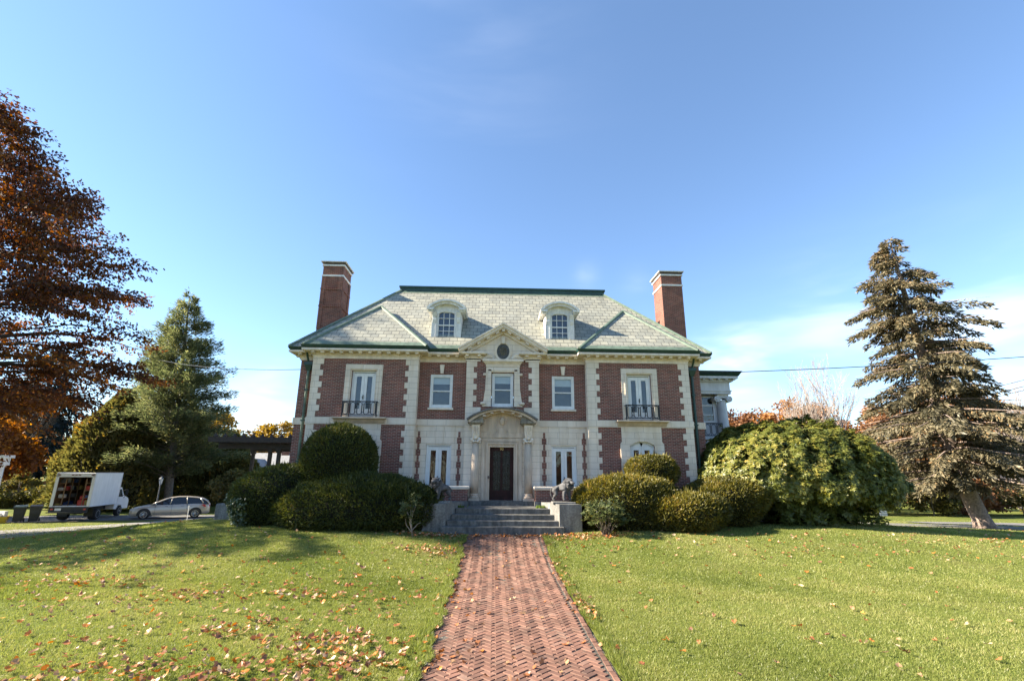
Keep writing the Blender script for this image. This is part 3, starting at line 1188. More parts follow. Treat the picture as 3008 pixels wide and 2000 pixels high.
rake(m, -.06, .5, -.44, -.25, 1.7)
sl = (AP - EN) / XP
for q in SGN:
    for k in range(4):
        x = .28 + k * .43
        z = AP - .25 - sl * x
        m.add([(q * (x - .075), -.26, z + sl * .075), (q * (x + .075), -.26, z - sl * .075), (q * (x + .075), -.26, z - .085 - sl * .075), (q * (x - .075), -.26, z - .085 + sl * .075),
               (q * (x - .075), -.0, z + sl * .075), (q * (x + .075), -.0, z - sl * .075), (q * (x + .075), -.0, z - .085 - sl * .075), (q * (x - .075), -.0, z - .085 + sl * .075)],
              [(0, 1, 2, 3), (7, 6, 5, 4), (0, 4, 5, 1), (1, 5, 6, 2), (2, 6, 7, 3), (3, 7, 4, 0)])
m.box(-.075, .075, -.27, .0, 8.64, 8.76)
part(m, "raking_cornice", STONE_PLAIN, ped)
for q in SGN:
    m = MB()
    def bx(o, z0, z1):
        a, b = sorted((q * (1.10 - o), q * (1.70 + o)))
        m.box(a, b, .1 - o, .43, z0, z1)
    bx(.045, 7.243, 7.363)
    bx(.08, 7.363, 7.42)
    bx(.13, 7.42, 7.477)
    bx(.30, 7.525, 7.552)
    bx(.36, 7.552, 7.635)
    for xx in (1.12, 1.68):
        a, b = sorted((q * (xx - .07), q * (xx + .07)))
        m.box(a, b, -.16, .05, 7.44, 7.525)
    m.box(*sorted((q * 1.0, q * 1.80)), .0, .42, 7.477, 7.525)
    part(m, "cornice_return", STONE_PLAIN, ped)
m = MB()
def ell(a, b, n=28):
    return [(a * math.cos(2 * PI * k / n), 7.73 + b * math.sin(2 * PI * k / n)) for k in range(n + 1)]
fan_strip(m, ell(.40, .48), ell(.335, .415), -.01, .06)
fan_strip(m, ell(.345, .425), ell(.30, .38), .02, .06)
fr_ = part(m, "oval_frame", STONE_PLAIN, ped)
m = MB()
m.prism(ell(.305, .385)[:-1], .045, .06)
m2 = MB()
for k in range(3):
    t = np.linspace(0, 5, 14)
    m2.tube([(.12 * math.sin(a * 1.3 + k * 2) + .03 * k - .03, .04, 7.55 + .075 * a) for a in t], .012, 4)
    m2.tube([(-.18 + .09 * a * .8, .04, 7.60 + k * .12 + .07 * math.sin(a * 2 + k)) for a in t], .008, 4)
part(m, "oval_medallion", BRONZE, ped)
part(m2, "gilt_relief", plain("tarnished_gilt", (.13, .10, .045), .5, .4), ped)
m = MB()
m.prism([(-.075, 8.09), (.075, 8.09), (.10, 8.42), (-.10, 8.42)], -.06, .06)
part(m, "keystone", STONE_PLAIN, ped)
m = MB()
for q in SGN:
    for k, (r0, zz) in enumerate(((.30, 7.40), (.22, 7.385), (.15, 7.37))):
        pts = [(q * (.42 + .50 * t), .03, zz + r0 * math.sin(PI * min(1, t * 1.05)) * (1 - .45 * t) * .75) for t in np.linspace(0, 1, 10)]
        m.tube(pts, [.05 - .035 * abs(t - .4) for t in np.linspace(0, 1, 10)], 6)
part(m, "scrollwork", STONE_PLAIN, ped)
m = MB()
for q in SGN:
    yb = YE + (AP - EZ) / SL + .1
    m.add([(0, -.415, AP + .006), (q * 2.09, -.415, EN + .006), (q * 2.09, .1, EN + .006), (0, yb, AP + .006)], [(0, 1, 2, 3)])
part(m, "pediment_roof", COPPER, ped)

# dormers --------------------------------------------------------------------
for s in SGN:
    xc, yf = s * 2.80, .68
    m = MB()
    z0 = 8.46
    pw = .72
    # face with arched opening: jambs, base, spandrel
    hw = .42
    m.box(xc - pw, xc - hw, yf, yf + .12, z0, 9.9)
    m.box(xc + hw, xc + pw, yf, yf + .12, z0, 9.9)
    m.box(xc - hw, xc + hw, yf, yf + .12, z0, z0 + .1)
    top = [(xc + x, z) for x, z in seg_arc(.80, 9.86, 10.22, 12)]
    low = [(xc + x, z) for x, z in seg_arc(hw, 9.74, 9.87, 12)]
    fan_strip(m, top, low, yf + .002, yf + .12)
    for q in SGN:     # cheeks and bracket scrolls
        m.add([(xc + q * pw, yf + .1, z0), (xc + q * pw, 2.2, z0 + .6), (xc + q * pw, 2.2, 9.95), (xc + q * pw, yf + .1, 9.95)], [(0, 1, 2, 3)])
        m.loft([[(xc + q * .50, yf - .02, 9.30), (xc + q * .68, yf - .02, 9.30), (xc + q * .68, yf, 9.30), (xc + q * .50, yf, 9.30)],
                [(xc + q * .50, yf - .07, 9.45), (xc + q * .68, yf - .07, 9.45), (xc + q * .68, yf, 9.45), (xc + q * .50, yf, 9.45)],
                [(xc + q * .50, yf - .06, 9.55), (xc + q * .68, yf - .06, 9.55), (xc + q * .68, yf, 9.55), (xc + q * .50, yf, 9.55)],
                [(xc + q * .48, yf - .18, 9.78), (xc + q * .70, yf - .18, 9.78), (xc + q * .70, yf, 9.78), (xc + q * .48, yf, 9.78)]])
        m.box(xc + q * .47, xc + q * .52, yf - .015, yf, z0 + .12, 9.72)
    d = part(m, "dormer", PEELP)
    m = MB()
    o1 = [(xc + x, z) for x, z in seg_arc(.98, 9.99, 10.42, 14)]
    o2 = [(xc + x, z) for x, z in seg_arc(.90, 9.92, 10.33, 14)]
    o3 = [(xc + x, z) for x, z in seg_arc(.80, 9.84, 10.22, 14)]
    fan_strip(m, o1, o2, yf - .32, 2.55)
    fan_strip(m, o2, o3, yf - .22, 2.45)
    for q in SGN:
        m.box(xc + q * .62, xc + q * .965, yf - .30, yf + .2, 9.88, 9.97)
        m.box(xc + q * .64, xc + q * .89, yf - .22, yf + .2, 9.80, 9.88)
        m.box(xc + q * .72, xc + q * .95, yf - .29, 2.2, 9.882, 9.968)
    part(m, "arched_hood", PEELP, d)
    m = MB()
    m.box(xc - pw - .05, xc + pw + .05, yf - .05, yf + .02, z0 - .06, z0 + .02)
    part(m, "sill", PEELP, d)
    m = MB()
    y = yf + .04
    frame(m, xc - hw, xc + hw, z0 + .1, 9.87, .04, y, y + .05)
    zm = z0 + .1 + .62
    m.box(xc - hw, xc + hw, y - .005, y + .055, zm - .03, zm + .02)
    for x in (-.14, .14):
        m.box(xc + x - .012, xc + x + .012, y, y + .045, z0 + .12, 9.86)
    for z in (z0 + .42, z0 + 1.0 + .07):
        m.box(xc - hw, xc + hw, y + .001, y + .044, z - .012, z + .012)
    part(m, "sash_bars", WHITEP, d)
    m = MB()
    quad(m, xc - hw, xc + hw, z0 + .1, 9.89, y + .05)
    part(m, "pane", GLASS, d)
    m = MB()
    quad(m, xc - hw - .1, xc + hw + .1, z0 + .05, 9.93, y + .12)
    part(m, "dark_room", plain("slate_blue_room", (.03, .04, .075), .9, .2), d)  # flat board with the room's darkness put into its colour

SOOT = plain("sooty_stone", (.16, .135, .12), .9, .5, 7, dirt=.5)
# chimneys -------------------------------------------------------------------
for (x0, x1, zt, panels) in ((-10.04, -8.90, 13.52, True), (8.99, 10.17, 13.39, False)):
    y0, y1 = 3.2, 4.6
    m = MB()
    m.box(x0, x1, y0, y1, 6.5, zt - .06)
    if panels:
        for z0, z1 in ((11.95, 12.62), (10.95, 11.85), (9.6, 10.85)):
            m.box(x0 - .004, x0 + .22, y0 - .035, y0, z0, z1)
            m.box(x1 - .22, x1 + .004, y0 - .035, y0, z0, z1)
            m.box(x1, x1 + .035, y0 - .03, y0 + .3, z0, z1)
            m.box(x1, x1 + .035, y1 - .3, y1, z0, z1)
        for z in (11.86, 10.86):
            m.box(x0 - .02, x1 + .05, y0 - .05, y1 + .02, z, z + .09)
    c = part(m, "chimney", CHIMBRICK)
    m = MB()
    m.box(x0 - .05, x1 + .05, y0 - .05, y1 + .05, zt - .27, zt - .18)
    m.box(x0 - .015, x1 + .015, y0 - .015, y1 + .015, zt - .18, zt - .11, 1)
    m.box(x0 - .08, x1 + .08, y0 - .08, y1 + .08, zt - .11, zt - .045, 1)
    m.box(x0 - .13, x1 + .13, y0 - .13, y1 + .13, zt - .05, zt)
    part(m, "cap", [PEELP, SOOT], c)
    m = MB()
    m.box(x0 - .035, x1 + .035, y0 - .035, y1 + .035, zt - .89, zt - .79)
    part(m, "band", PEELP, c)

# downspouts -----------------------------------------------------------------
for s in SGN:
    m = MB()
    x = s * 9.08
    m.loft([[(x - .08, .30, 6.72), (x + .08, .30, 6.72), (x + .08, .44, 6.72), (x - .08, .44, 6.72)],
            [(x - .17, .22, 6.98), (x + .17, .22, 6.98), (x + .17, .44, 6.98), (x - .17, .44, 6.98)]])
    m.box(x - .19, x + .19, .20, .44, 6.98, 7.13)
    m.tube([(x + s * .05, -.0, 7.6), (x + s * .05, .12, 7.4), (x, .32, 7.05)], .05, 8)
    part(m, "leader_head", GREENP)
    for z in (5.8, 4.4, 2.6):
        m = MB()
        m.box(x - .09, x + .09, .29, .45, z, z + .05)
        part(m, "pipe_bracket", GREENP)
    m = MB()
    m.tube([(x, .36, 6.74), (x, .36, -.1)], .065, 10)
    part(m, "downspout", plain("weathered_green_pipe", (.08, .12, .09), .5, .4, 3) if s < 0 else GREENP)

# portico ---------------------------------------------------------------------
m = MB()
OU = seg_arc(1.60, 4.52, 5.04, 22)
IN = seg_arc(1.40, 4.40, 4.86, 22)
fan_strip(m, OU, seg_arc(1.56, 4.44, 4.97, 22), -.50, .1)
portico = part(m, "portico_hood", plain("weathered_lead", (.13, .125, .115), .7, .35, 5, dirt=.3))
m = MB()
fan_strip(m, seg_arc(1.55, 4.43, 4.965, 22), seg_arc(1.45, 4.36, 4.89, 22), -.42, .1)
fan_strip(m, seg_arc(1.45, 4.36, 4.89, 22), seg_arc(1.10, 4.33, 4.80, 22), -.18, .1)
arc = seg_arc(1.30, 4.33, 4.865, 24)
for k in (5, 8, 12, 16, 19):
    x, z = arc[k]
    m.box(x - .07, x + .07, -.38, -.1, z - .055, z + .02)
part(m, "arch_soffit", STONE_WARM, portico)
for q in SGN:
    m = MB()
    xc = q * 1.18
    m.box(xc - .36, xc + .34, -.40, .1, 4.33, 4.44)
    m.box(xc - .30, xc + .28, -.32, .1, 4.26, 4.33)
    m.prism([(q * .86, 4.44), (q * 1.56, 4.44), (q * 1.5, 4.52), (q * .98, 4.78), (q * .86, 4.80)], -.30, .1)
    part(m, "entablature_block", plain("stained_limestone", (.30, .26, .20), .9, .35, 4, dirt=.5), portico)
    # console capital: fluted bracket with a swag below
    m = MB()
    m.loft([[(xc - .15, -.12, 3.62), (xc + .15, -.12, 3.62), (xc + .15, .1, 3.62), (xc - .15, .1, 3.62)],
            [(xc - .16, -.20, 3.80), (xc + .16, -.20, 3.80), (xc + .16, .1, 3.80), (xc - .16, .1, 3.80)],
            [(xc - .17, -.22, 4.02), (xc + .17, -.22, 4.02), (xc + .17, .1, 4.02), (xc - .17, .1, 4.02)],
            [(xc - .19, -.30, 4.26), (xc + .19, -.30, 4.26), (xc + .19, .1, 4.26), (xc - .19, .1, 4.26)]])
    for dx in (-.10, -.033, .033, .10):
        m.tube([(xc + dx, -.29, 4.18), (xc + dx, -.225, 3.98), (xc + dx, -.205, 3.86)], .028, 6)
    for dx, dz, r in ((-.17, 3.62, .085), (.17, 3.62, .085), (-.10, 3.55, .06), (.10, 3.55, .06), (0, 3.70, .09), (-.19, 3.5, .045), (.19, 3.5, .045)):
        m.lathe([(.001, -r), (r * .7, -r * .7), (r, 0), (r * .7, r * .7), (.001, r)], (xc + dx, -.13, dz), 8)
    m.tube([(xc - .18, -.14, 3.60), (xc - .09, -.19, 3.52), (xc, -.20, 3.56), (xc + .09, -.19, 3.52), (xc + .18, -.14, 3.60)], .035, 6)
    part(m, "console_capital", STONE_PLAIN, portico)
    m = MB()
    m.lathe([(.175, 1.30), (.17, 2.2), (.155, 3.60)], (xc, .02, 0), 26)
    part(m, "column_shaft", STONE_WARM, portico, smooth=True)
    m = MB()
    m.box(xc - .24, xc + .24, -.23, .1, 1.02, 1.13)
    m.lathe([(.225, 1.13), (.24, 1.16), (.225, 1.20), (.195, 1.22), (.195, 1.24), (.21, 1.26), (.20, 1.285), (.18, 1.31)], (xc, .02, 0), 26)
    part(m, "column_base", STONE_WARM, portico)
m = MB()
# lunette: voussoir panels and carved urn cartouche
for (a, b, c, d, o) in ((-.98, -.66, -.98, -.60, .03), (-.64, -.26, -.58, -.22, .035), (-.24, .24, -.20, .20, .03), (.26, .64, .22, .58, .035), (.66, .98, .60, .98, .03)):
    zt = 4.80
    m.prism([(a, 3.96), (b, 3.96), (d, zt), (c, zt)], .1 - o, .12)
for (a, b) in ((-.98, -.60), (-.58, -.26), (.26, .58), (.60, .98)):
    m.box(a, b, .045, .12, 3.72, 3.94)
m.prism([(-.30, 3.72), (.30, 3.72), (.30, 3.84), (.22, 3.92), (.15, 3.96), (.13, 4.10), (.07, 4.16), (-.07, 4.16), (-.13, 4.10), (-.15, 3.96), (-.22, 3.92), (-.30, 3.84)], .0, .12)
m.lathe([(.02, 4.16), (.05, 4.20), (.03, 4.26), (.09, 4.32), (.12, 4.42), (.13, 4.5), (.10, 4.52), (.08, 4.6), (.02, 4.68)], (0, .05, 0), 14)
part(m, "lunette", STONE_WARM, portico)
m = MB()
for (w_, zt, d, t) in ((.91, 3.70, .06, .14), (.79, 3.60, .03, .10), (.69, 3.50, .075, .07), (.625, 3.42, .02, .09)):
    frame(m, -w_, w_, 1.02, zt, t, .1 - d, .12, bottom=False)
for k in range(22):
    x = -.62 + 1.24 * k / 21
    m.box(x - .018, x + .018, .02, .06, 3.50, 3.555)
for k in range(34):
    z = 1.1 + 2.35 * k / 33
    for q in SGN:
        m.box(q * .72, q * .765, .045, .07, z, z + .045)
part(m, "door_surround", STONE_WARM)
m = MB()
frame(m, -.53, .53, 1.03, 3.30, .15, .26, .32, tb=.42)
m.box(-.04, .04, .262, .318, 1.45, 3.15)
for z in (1.2, 1.36):
    m.box(-.36, .36, .25, .262, z, z + .03)
fd = part(m, "front_door", DOORW)
m = MB()
quad(m, -.39, .39, 1.44, 3.16, .30)
part(m, "leaded_pane", DOORG, fd)
m = MB()
for x in (-.26, -.13, .13, .26):
    m.tube([(x, .285, 1.45), (x * .8, .285, 2.2), (x * 1.1, .285, 3.15)], .007, 4)
for z in (1.75, 2.15, 2.55, 2.9):
    m.tube([(-.38, .286, z), (-.2, .286, z + .09), (0, .286, z), (.2, .286, z + .09), (.38, .286, z)], .007, 4)
part(m, "leaded_tracery", BRONZE, fd)
def text_mesh(name, s, size, loc, rot, mat, parent, ext=.004):
    cu = bpy.data.curves.new(name, 'FONT')
    cu.body = s
    cu.size = size
    cu.extrude = ext
    cu.align_x = 'CENTER'
    cu.align_y = 'CENTER'
    o = bpy.data.objects.new(name, cu)
    COL.objects.link(o)
    dg = bpy.context.evaluated_depsgraph_get()
    me = bpy.data.meshes.new_from_object(o.evaluated_get(dg))
    bpy.data.objects.remove(o)
    me.materials.clear()
    me.materials.append(mat)
    o = bpy.data.objects.new(name, me)
    COL.objects.link(o)
    o.parent = parent
    o.location = Vector(loc) - origin(parent)
    o.rotation_euler = rot
    return o
text_mesh("house_number", "90", .17, (0, .25, 3.225), (PI / 2, 0, 0), GOLD, fd)
m = MB()
m.lathe([(.001, -.03), (.03, -.02), (.035, .0), (.03, .02), (.001, .03)], (-.58, .0, 2.0), 10)
m.box(-.60, -.56, .0, .03, 1.93, 2.07)
part(m, "doorbell", IRON)

# side porch on the right ---------------------------------------------------------
PORCH = plain("porch_white_paint", (.66, .66, .65), .6, .06, 4, dirt=.2)
m = MB()
m.box(9.5, 11.12, 4.35, 10, -.6, 4.2)
m.box(9.5, 11.14, 4.30, 10, 6.42, 7.0)
m.box(11.84, 12.0, 4.35, 10, 4.2, 6.42)
m.box(9.5, 11.12, 4.36, 10, 4.2, 6.42)
m.box(11.12, 11.84, 4.36, 10, 4.2, 4.98)
porch = part(m, "side_porch", PORCH)
m = MB()
m.box(9.5, 12.62, 3.82, 10, 6.48, 6.62)
m.box(9.5, 12.66, 3.78, 10, 6.62, 6.68)
m.box(9.5, 12.60, 3.84, 10, 6.68, 7.13)
m.box(9.5, 12.70, 3.74, 10, 7.13, 7.20)
m.box(9.5, 12.95, 3.50, 10, 7.29, 7.42)
m.box(9.5, 12.74, 3.70, 10, 7.20, 7.29)
for k in range(8):
    m.box(9.75 + k * .42, 9.89 + k * .42, 3.56, 3.8, 7.215, 7.291)
    m.box(12.7, 12.90, 4.0 + k * .42, 4.14 + k * .42, 7.215, 7.291)
part(m, "entablature", PORCH, porch)
m = MB()
m.loft([[(9.5, 3.48, 7.42), (12.98, 3.48, 7.42), (12.98, 10, 7.42), (9.5, 10, 7.42)],
        [(9.5, 3.36, 7.62), (13.12, 3.36, 7.62), (13.12, 10, 7.62), (9.5, 10, 7.62)],
        [(9.5, 3.34, 7.68), (13.16, 3.34, 7.68), (13.16, 10, 7.68), (9.5, 10, 7.68)]])
part(m, "gutter", GREENP, porch)
m = MB()
xc, yc = 12.22, 4.22
m.lathe([(.34, -.5), (.34, .9), (.36, .95), (.30, 1.05)], (xc, yc, -.2), 24)
m.lathe([(.30, 1.0), (.295, 3.0), (.285, 4.6), (.25, 6.1), (.27, 6.13), (.25, 6.17)], (xc, yc, 0), 24)
col_ = part(m, "ionic_column", PORCH, porch)
m = MB()
m.box(xc - .30, xc + .30, yc - .28, yc + .28, 6.38, 6.48)
m.box(xc - .33, xc + .33, yc - .26, yc + .26, 6.27, 6.38)
for q in SGN:
    ring = [(xc + q * .33 + .17 * math.cos(t), 6.22 + .17 * math.sin(t)) for t in np.linspace(0, 2 * PI, 17)[:-1]]
    m.prism(ring, yc - .30, yc + .26)
    ring = [(xc + q * .33 + .09 * math.cos(t), 6.22 + .09 * math.sin(t)) for t in np.linspace(0, 2 * PI, 13)[:-1]]
    m.prism(ring, yc - .34, yc - .30)
part(m, "ionic_capital", PORCH, porch)
m = MB()
frame(m, 11.12, 11.84, 4.98, 6.42, .07, 4.33, 4.42)
m.box(11.19, 11.77, 4.34, 4.41, 5.86, 5.94)
m.box(11.19, 11.77, 4.35, 4.40, 5.36, 5.41)
pw_ = part(m, "porch_window", WHITEP, porch)
m = MB()
quad(m, 11.15, 11.81, 5.0, 6.4, 4.385)
pp = part(m, "pane", GLASS, porch)
m = MB()
quad(m, 11.15, 11.81, 5.0, 6.4, 4.50)
part(m, "dark_backing", ROOMDARK, porch)  # flat dark board in place of the unlit porch room
m = MB()
m.box(9.6, 12.0, 3.86, 3.92, 4.84, 4.90)
m.box(9.6, 12.0, 3.87, 3.91, 4.20, 4.25)
for k in range(7):
    cx = 9.85 + k * .33
    pts = [(cx + .12 * math.cos(t), 3.89, 4.70 + .12 * math.sin(t)) for t in np.linspace(0, PI, 8)] + [(cx + .12 * math.cos(t), 3.89, 4.40 + .12 * math.sin(t)) for t in np.linspace(PI, 2 * PI, 8)]
    m.tube(pts + [pts[0]], .016, 5)
    m.tube([(cx + .165, 3.89, 4.22), (cx + .165, 3.89, 4.86)], .016, 5)
part(m, "porch_railing", IRON, porch)
m = MB()
m.box(9.5, 12.3, 3.9, 10, 4.02, 4.18)
fan_strip(m, [(10.9 + x, z) for x, z in seg_arc(1.1, 2.6, 4.02, 12)], [(10.9 + x, z) for x, z in seg_arc(.95, 2.5, 3.85, 12)], 4.1, 4.4)
part(m, "porch_floor", PORCH, porch)

# terrace, steps, plinths, parapets ---------------------------------------------
m = MB()
m.box(-3.4, 3.4, -1.78, .09, -.4, .834)
m.box(-1.43, 1.42, -.32, .085, .834, 1.022)
tag(m.build("terrace", [GRANITE_D]), None, None, kind="structure")
steps = thing("stone_steps", (.04, -2.5, .03), "weathered grey granite steps rising from the brick path to the front door", "steps")
for (yf, z0, z1, hw) in ((-3.0, -.15, .245, 2.30), (-2.7, .25, .437, 2.12), (-2.4, .441, .634, 1.99), (-2.1, .638, .838, 1.86)):
    m = MB()
    m.bevbox(.04 - hw, .04 + hw, yf, yf + .34 if yf > -2.9 else -2.3, z0, z1, .018)
    m.build("tread", GRANITE_D, steps)
for s in SGN:
    lab = ("grey granite plinth carrying the lion that strides towards the rhododendron" if s > 0 else
           "shaded grey granite plinth under the lion that half hides in the dark hedge")
    pl = thing("granite_plinth", (s * 2.5, -2.0, 0), lab, "plinth", group="granite plinths flanking the steps")
    m = MB()
    poly = [(s * 2.17 + .02, -2.74), (s * 3.03 + .02, -2.74), (s * 3.03 + .02, -1.2), (s * 1.62 + .02, -1.2), (s * 1.62 + .02, -1.5)]
    m.zprism(poly, -.2, 1.045)
    m.build("block", GRANITE, pl)
    m = MB()
    m.bevbox(s * 2.42 - .45, s * 2.42 + .45, -2.48, -1.86, 1.045, 1.115, .015)
    m.build("slab", GRANITE, pl)
    bp_ = thing("brick_parapet", (s * 2.3, -.3, .836), "low brick parapet with white stone coping " + ("catching the sun beside the door" if s > 0 else "half hidden behind the lion by the hedge"), "parapet", group="low brick parapets on the terrace")
    a, b = sorted((s * 1.455, s * 3.3))
    m = MB()
    m.box(a, b, -.52, -.08, 1.03, 1.49)
    m.build("brickwork", BRICK, bp_)
    m = MB()
    m.box(a - .03, b + .03, -.55, -.05, .84, 1.03)
    m.build("base_stone", GRANITE, bp_)
    m = MB()
    m.box(a - .03, b + .03, -.55, -.05, 1.49, 1.54)
    m.bevbox(a - .07, b + .07, -.60, -.0, 1.54, 1.635, .02)
    m.build("coping", STONE_PLAIN, bp_)
for (x0, x1, lab) in ((-12.35, -9.2, "low granite terrace wall showing past the ivy-skirted dark hedge by the parked wagon"), (9.6, 12.55, "low granite terrace wall ending in front of the rhododendron")):
    m = MB()
    yw = .35 if x0 < 0 else .15
    m.bevbox(x0, x1, yw, yw + .45, -.3, .86 if x0 > 0 else .80, .02)
    tag(m.build("granite_wall", GRANITE), lab, "wall")

# stone lions -----------------------------------------------------------------------
LIONM = plain("weathered_stone_lion", (.10, .10, .105), .75, .55, 9, dirt=.45, bump=.4, bscale=30)
def skin_mesh(name, verts, edges, radii, mat, parent, root=0, sub=2):
    me = bpy.data.meshes.new(name)
    me.from_pydata(verts, edges, [])
    o = bpy.data.objects.new(name, me)
    COL.objects.link(o)
    md = o.modifiers.new("skin", 'SKIN')
    md.use_smooth_shade = True
    o.modifiers.new("sub", 'SUBSURF').levels = sub
    o.modifiers["sub"].render_levels = sub
    for i, r in enumerate(radii):
        sv = me.skin_vertices[0].data[i]
        sv.radius = (r, r) if not isinstance(r, tuple) else r
        sv.use_root = i == root
    dg = bpy.context.evaluated_depsgraph_get()
    dg.update()
    m2 = bpy.data.meshes.new_from_object(o.evaluated_get(dg))
    bpy.data.objects.remove(o)
    m2.name = name
    m2.materials.clear()
    m2.materials.append(mat)
    m2.polygons.foreach_set("use_smooth", [True] * len(m2.polygons))
    o = bpy.data.objects.new(name, m2)
    COL.objects.link(o)
    o.parent = parent
    return o
def lion(loc, heading, head_turn, label, mirror=1):
    t = thing("stone_lion", loc, label, "statue", heading, "stone lions beside the front steps")
    V, E, Rr = [], [], []
    def add(p, r, prev=None):
        V.append(p)
        Rr.append(r)
        if prev is not None:
            E.append((prev, len(V) - 1))
        return len(V) - 1
    pel = add((-.32, 0, .58), .15)
    mid = add((-.06, 0, .58), .145, pel)
    ch = add((.20, 0, .62), .19, mid)
    nk = add((.36, 0, .77), .17, ch)
    ca, sa = math.cos(head_turn), math.sin(head_turn)
    hx, hy = .36, 0
    hd = add((hx + .13 * ca, hy + .13 * sa, .82), .105, nk)
    mz = add((hx + .245 * ca, hy + .245 * sa, .77), .07, hd)
    add((hx + .285 * ca, hy + .285 * sa, .765), .05, mz)
    for q in SGN:
        st = .05 * q
        a = add((.22 + st, q * .125, .44), .10, ch)
        a = add((.22 + st * 1.4, q * .135, .28), .075, a)
        a = add((.23 + st * 1.8, q * .135, .12), .062, a)
        add((.29 + st * 1.8, q * .135, .055), .07, a)
        st = -.06 * q
        a = add((-.32 + st, q * .12, .43), .125, pel)
        a = add((-.24 + st, q * .135, .29), .085, a)
        a = add((-.38 + st, q * .135, .17), .055, a)
        a = add((-.37 + st, q * .135, .07), .052, a)
        add((-.29 + st, q * .135, .052), .062, a)
    a = add((-.42, 0, .58), .035, pel)
    a = add((-.50, .03, .44), .026, a)
    a = add((-.51, .06, .28), .024, a)
    add((-.46, .08, .18), .045, a)
    skin_mesh("body", V, E, Rr, LIONM, t, 0, 2)
    # shaggy mane: locks radiating from a ruff round the neck
    m = MB()
    r2 = random.Random(3)
    for k in range(120):
        u = r2.uniform(0, 2 * PI)
        w_ = r2.uniform(-.3, 1.0)
        ax_ = Vector((ca, sa, 0))
        sd = Vector((-sa, ca, 0))
        c0 = Vector((.34, 0, .76)) + ax_ * (.10 - .22 * w_)
        rad = .17 + .06 * math.sin(max(0, w_) * 2.4)
        dirv = sd * math.cos(u) + Vector((0, 0, 1)) * math.sin(u)
        p = c0 + dirv * rad * .72
        e = p + dirv * .075 - ax_ * .07 + Vector((0, 0, -.06))
        m.tube([p, (p + e) / 2 + dirv * .025, e], [.045, .035, .008], 5)
    for q in SGN:
        p = Vector((.36 + .10 * ca - q * .085 * sa, .10 * sa + q * .085 * ca, .905))
        m.tube([p, p + Vector((-.01, 0, .05))], [.032, .014], 6)
    m.build("mane", LIONM, t, local=True)
    m = MB()
    hc = Vector((.36 + .13 * ca, .13 * sa, .83))
    for q in SGN:
        p = hc + Vector((ca, sa, 0)) * .085 + Vector((-sa, ca, 0)) * q * .05 + Vector((0, 0, .028))
        m.lathe([(.001, -.016), (.016, 0), (.001, .016)], p, 8)
    nose = Vector((.36 + .30 * ca, .30 * sa, .79))
    m.lathe([(.001, -.022), (.03, -.005), (.026, .016), (.001, .024)], nose, 8)
    m.tube([nose + Vector((-sa, ca, 0)) * -.045 + Vector((-.02 * ca, -.02 * sa, -.045)), nose + Vector((.012 * ca, .012 * sa, -.04)), nose + Vector((-sa, ca, 0)) * .045 + Vector((-.02 * ca, -.02 * sa, -.045))], .010, 5)
    m.build("face", plain("dark_lion_face", (.06, .058, .06), .8, .4, 12), t, local=True)
    t.scale = (.92, .92, .92)
    return t
lion((2.36, -2.17, 1.115), R(-24), R(-38), "grey stone lion striding right, mane lit, beside the yellow-green hedge")
lion((-2.40, -2.17, 1.115), R(-128), R(12), "darker stone lion facing the lawn, half swallowed by the dark green hedge")

# ------------------------------------------------------------------ vehicles
def wheel(parent, cx, cy, r, w, side, rimmat, spokes=10, steel=False):
    """wheel with its axle along local y; side = +1/-1 outer face"""
    m = MB()
    prof = [(r * .62, -w / 2), (r * .92, -w / 2), (r, -w * .36), (r, w * .36), (r * .92, w / 2), (r * .62, w / 2)]
    seg = 28
    rings = []
    for rr, yy in prof:
        rings.append([(cx + rr * math.cos(2 * PI * k / seg), cy + yy, r + rr * math.sin(2 * PI * k / seg)) for k in range(seg)])
    m.loft(rings, True)
    wh = m.build("wheel", RUBBER, parent, local=True)
    m = MB()
    yo = cy + side * w * .45
    ring = lambda rr, yy: [(cx + rr * math.cos(2 * PI * k / seg), yy, r + rr * math.sin(2 * PI * k / seg)) for k in range(seg)]
    m.loft([ring(r * .66, yo), ring(r * .66, yo + side * .025), ring(r * .58, yo + side * .025), ring(r * .56, yo - side * .06)], False)
    if steel:
        m.loft([ring(r * .56, yo - side * .05), ring(r * .3, yo - side * .01), ring(r * .18, yo + side * .02), ring(.01, yo + side * .02)], True)
    else:
        for k in range(spokes):
            a = 2 * PI * k / spokes
            p0 = (cx + .05 * math.cos(a), yo + side * .015, r + .05 * math.sin(a))
            p1 = (cx + r * .60 * math.cos(a), yo + side * .012, r + r * .60 * math.sin(a))
            m.tube([p0, p1], [.022, .016], 5)
        m.loft([ring(.055, yo), ring(.055, yo + side * .03), ring(.02, yo + side * .035)], True)
    m.build("rim", rimmat, wh, local=True)
    if not steel:
        m = MB()
        m.loft([ring(r * .57, yo - side * .07), ring(.02, yo - side * .07)], True)
        m.build("brake_disc", IRON, wh, local=True)
    return wh
RUBBER = plain("tyre_rubber", (.018, .018, .018), .85, .2)
RIM = plain("alloy_rim", (.42, .42, .42), .3, .08, metal=.85)
CARP = plain("champagne_paint", (.50, .44, .365), .30, .03, metal=.25, coat=.8)
TINT = plain("tinted_car_glass", (.012, .014, .018), .04, .1, spec=.8)
REDL = plain("red_lamp_lens", (.45, .015, .015), .15, .1, coat=.6)
CHROME = plain("chrome_trim", (.6, .6, .6), .15, .05, metal=1)
BLACKP = plain("black_plastic", (.02, .02, .021), .55, .2)

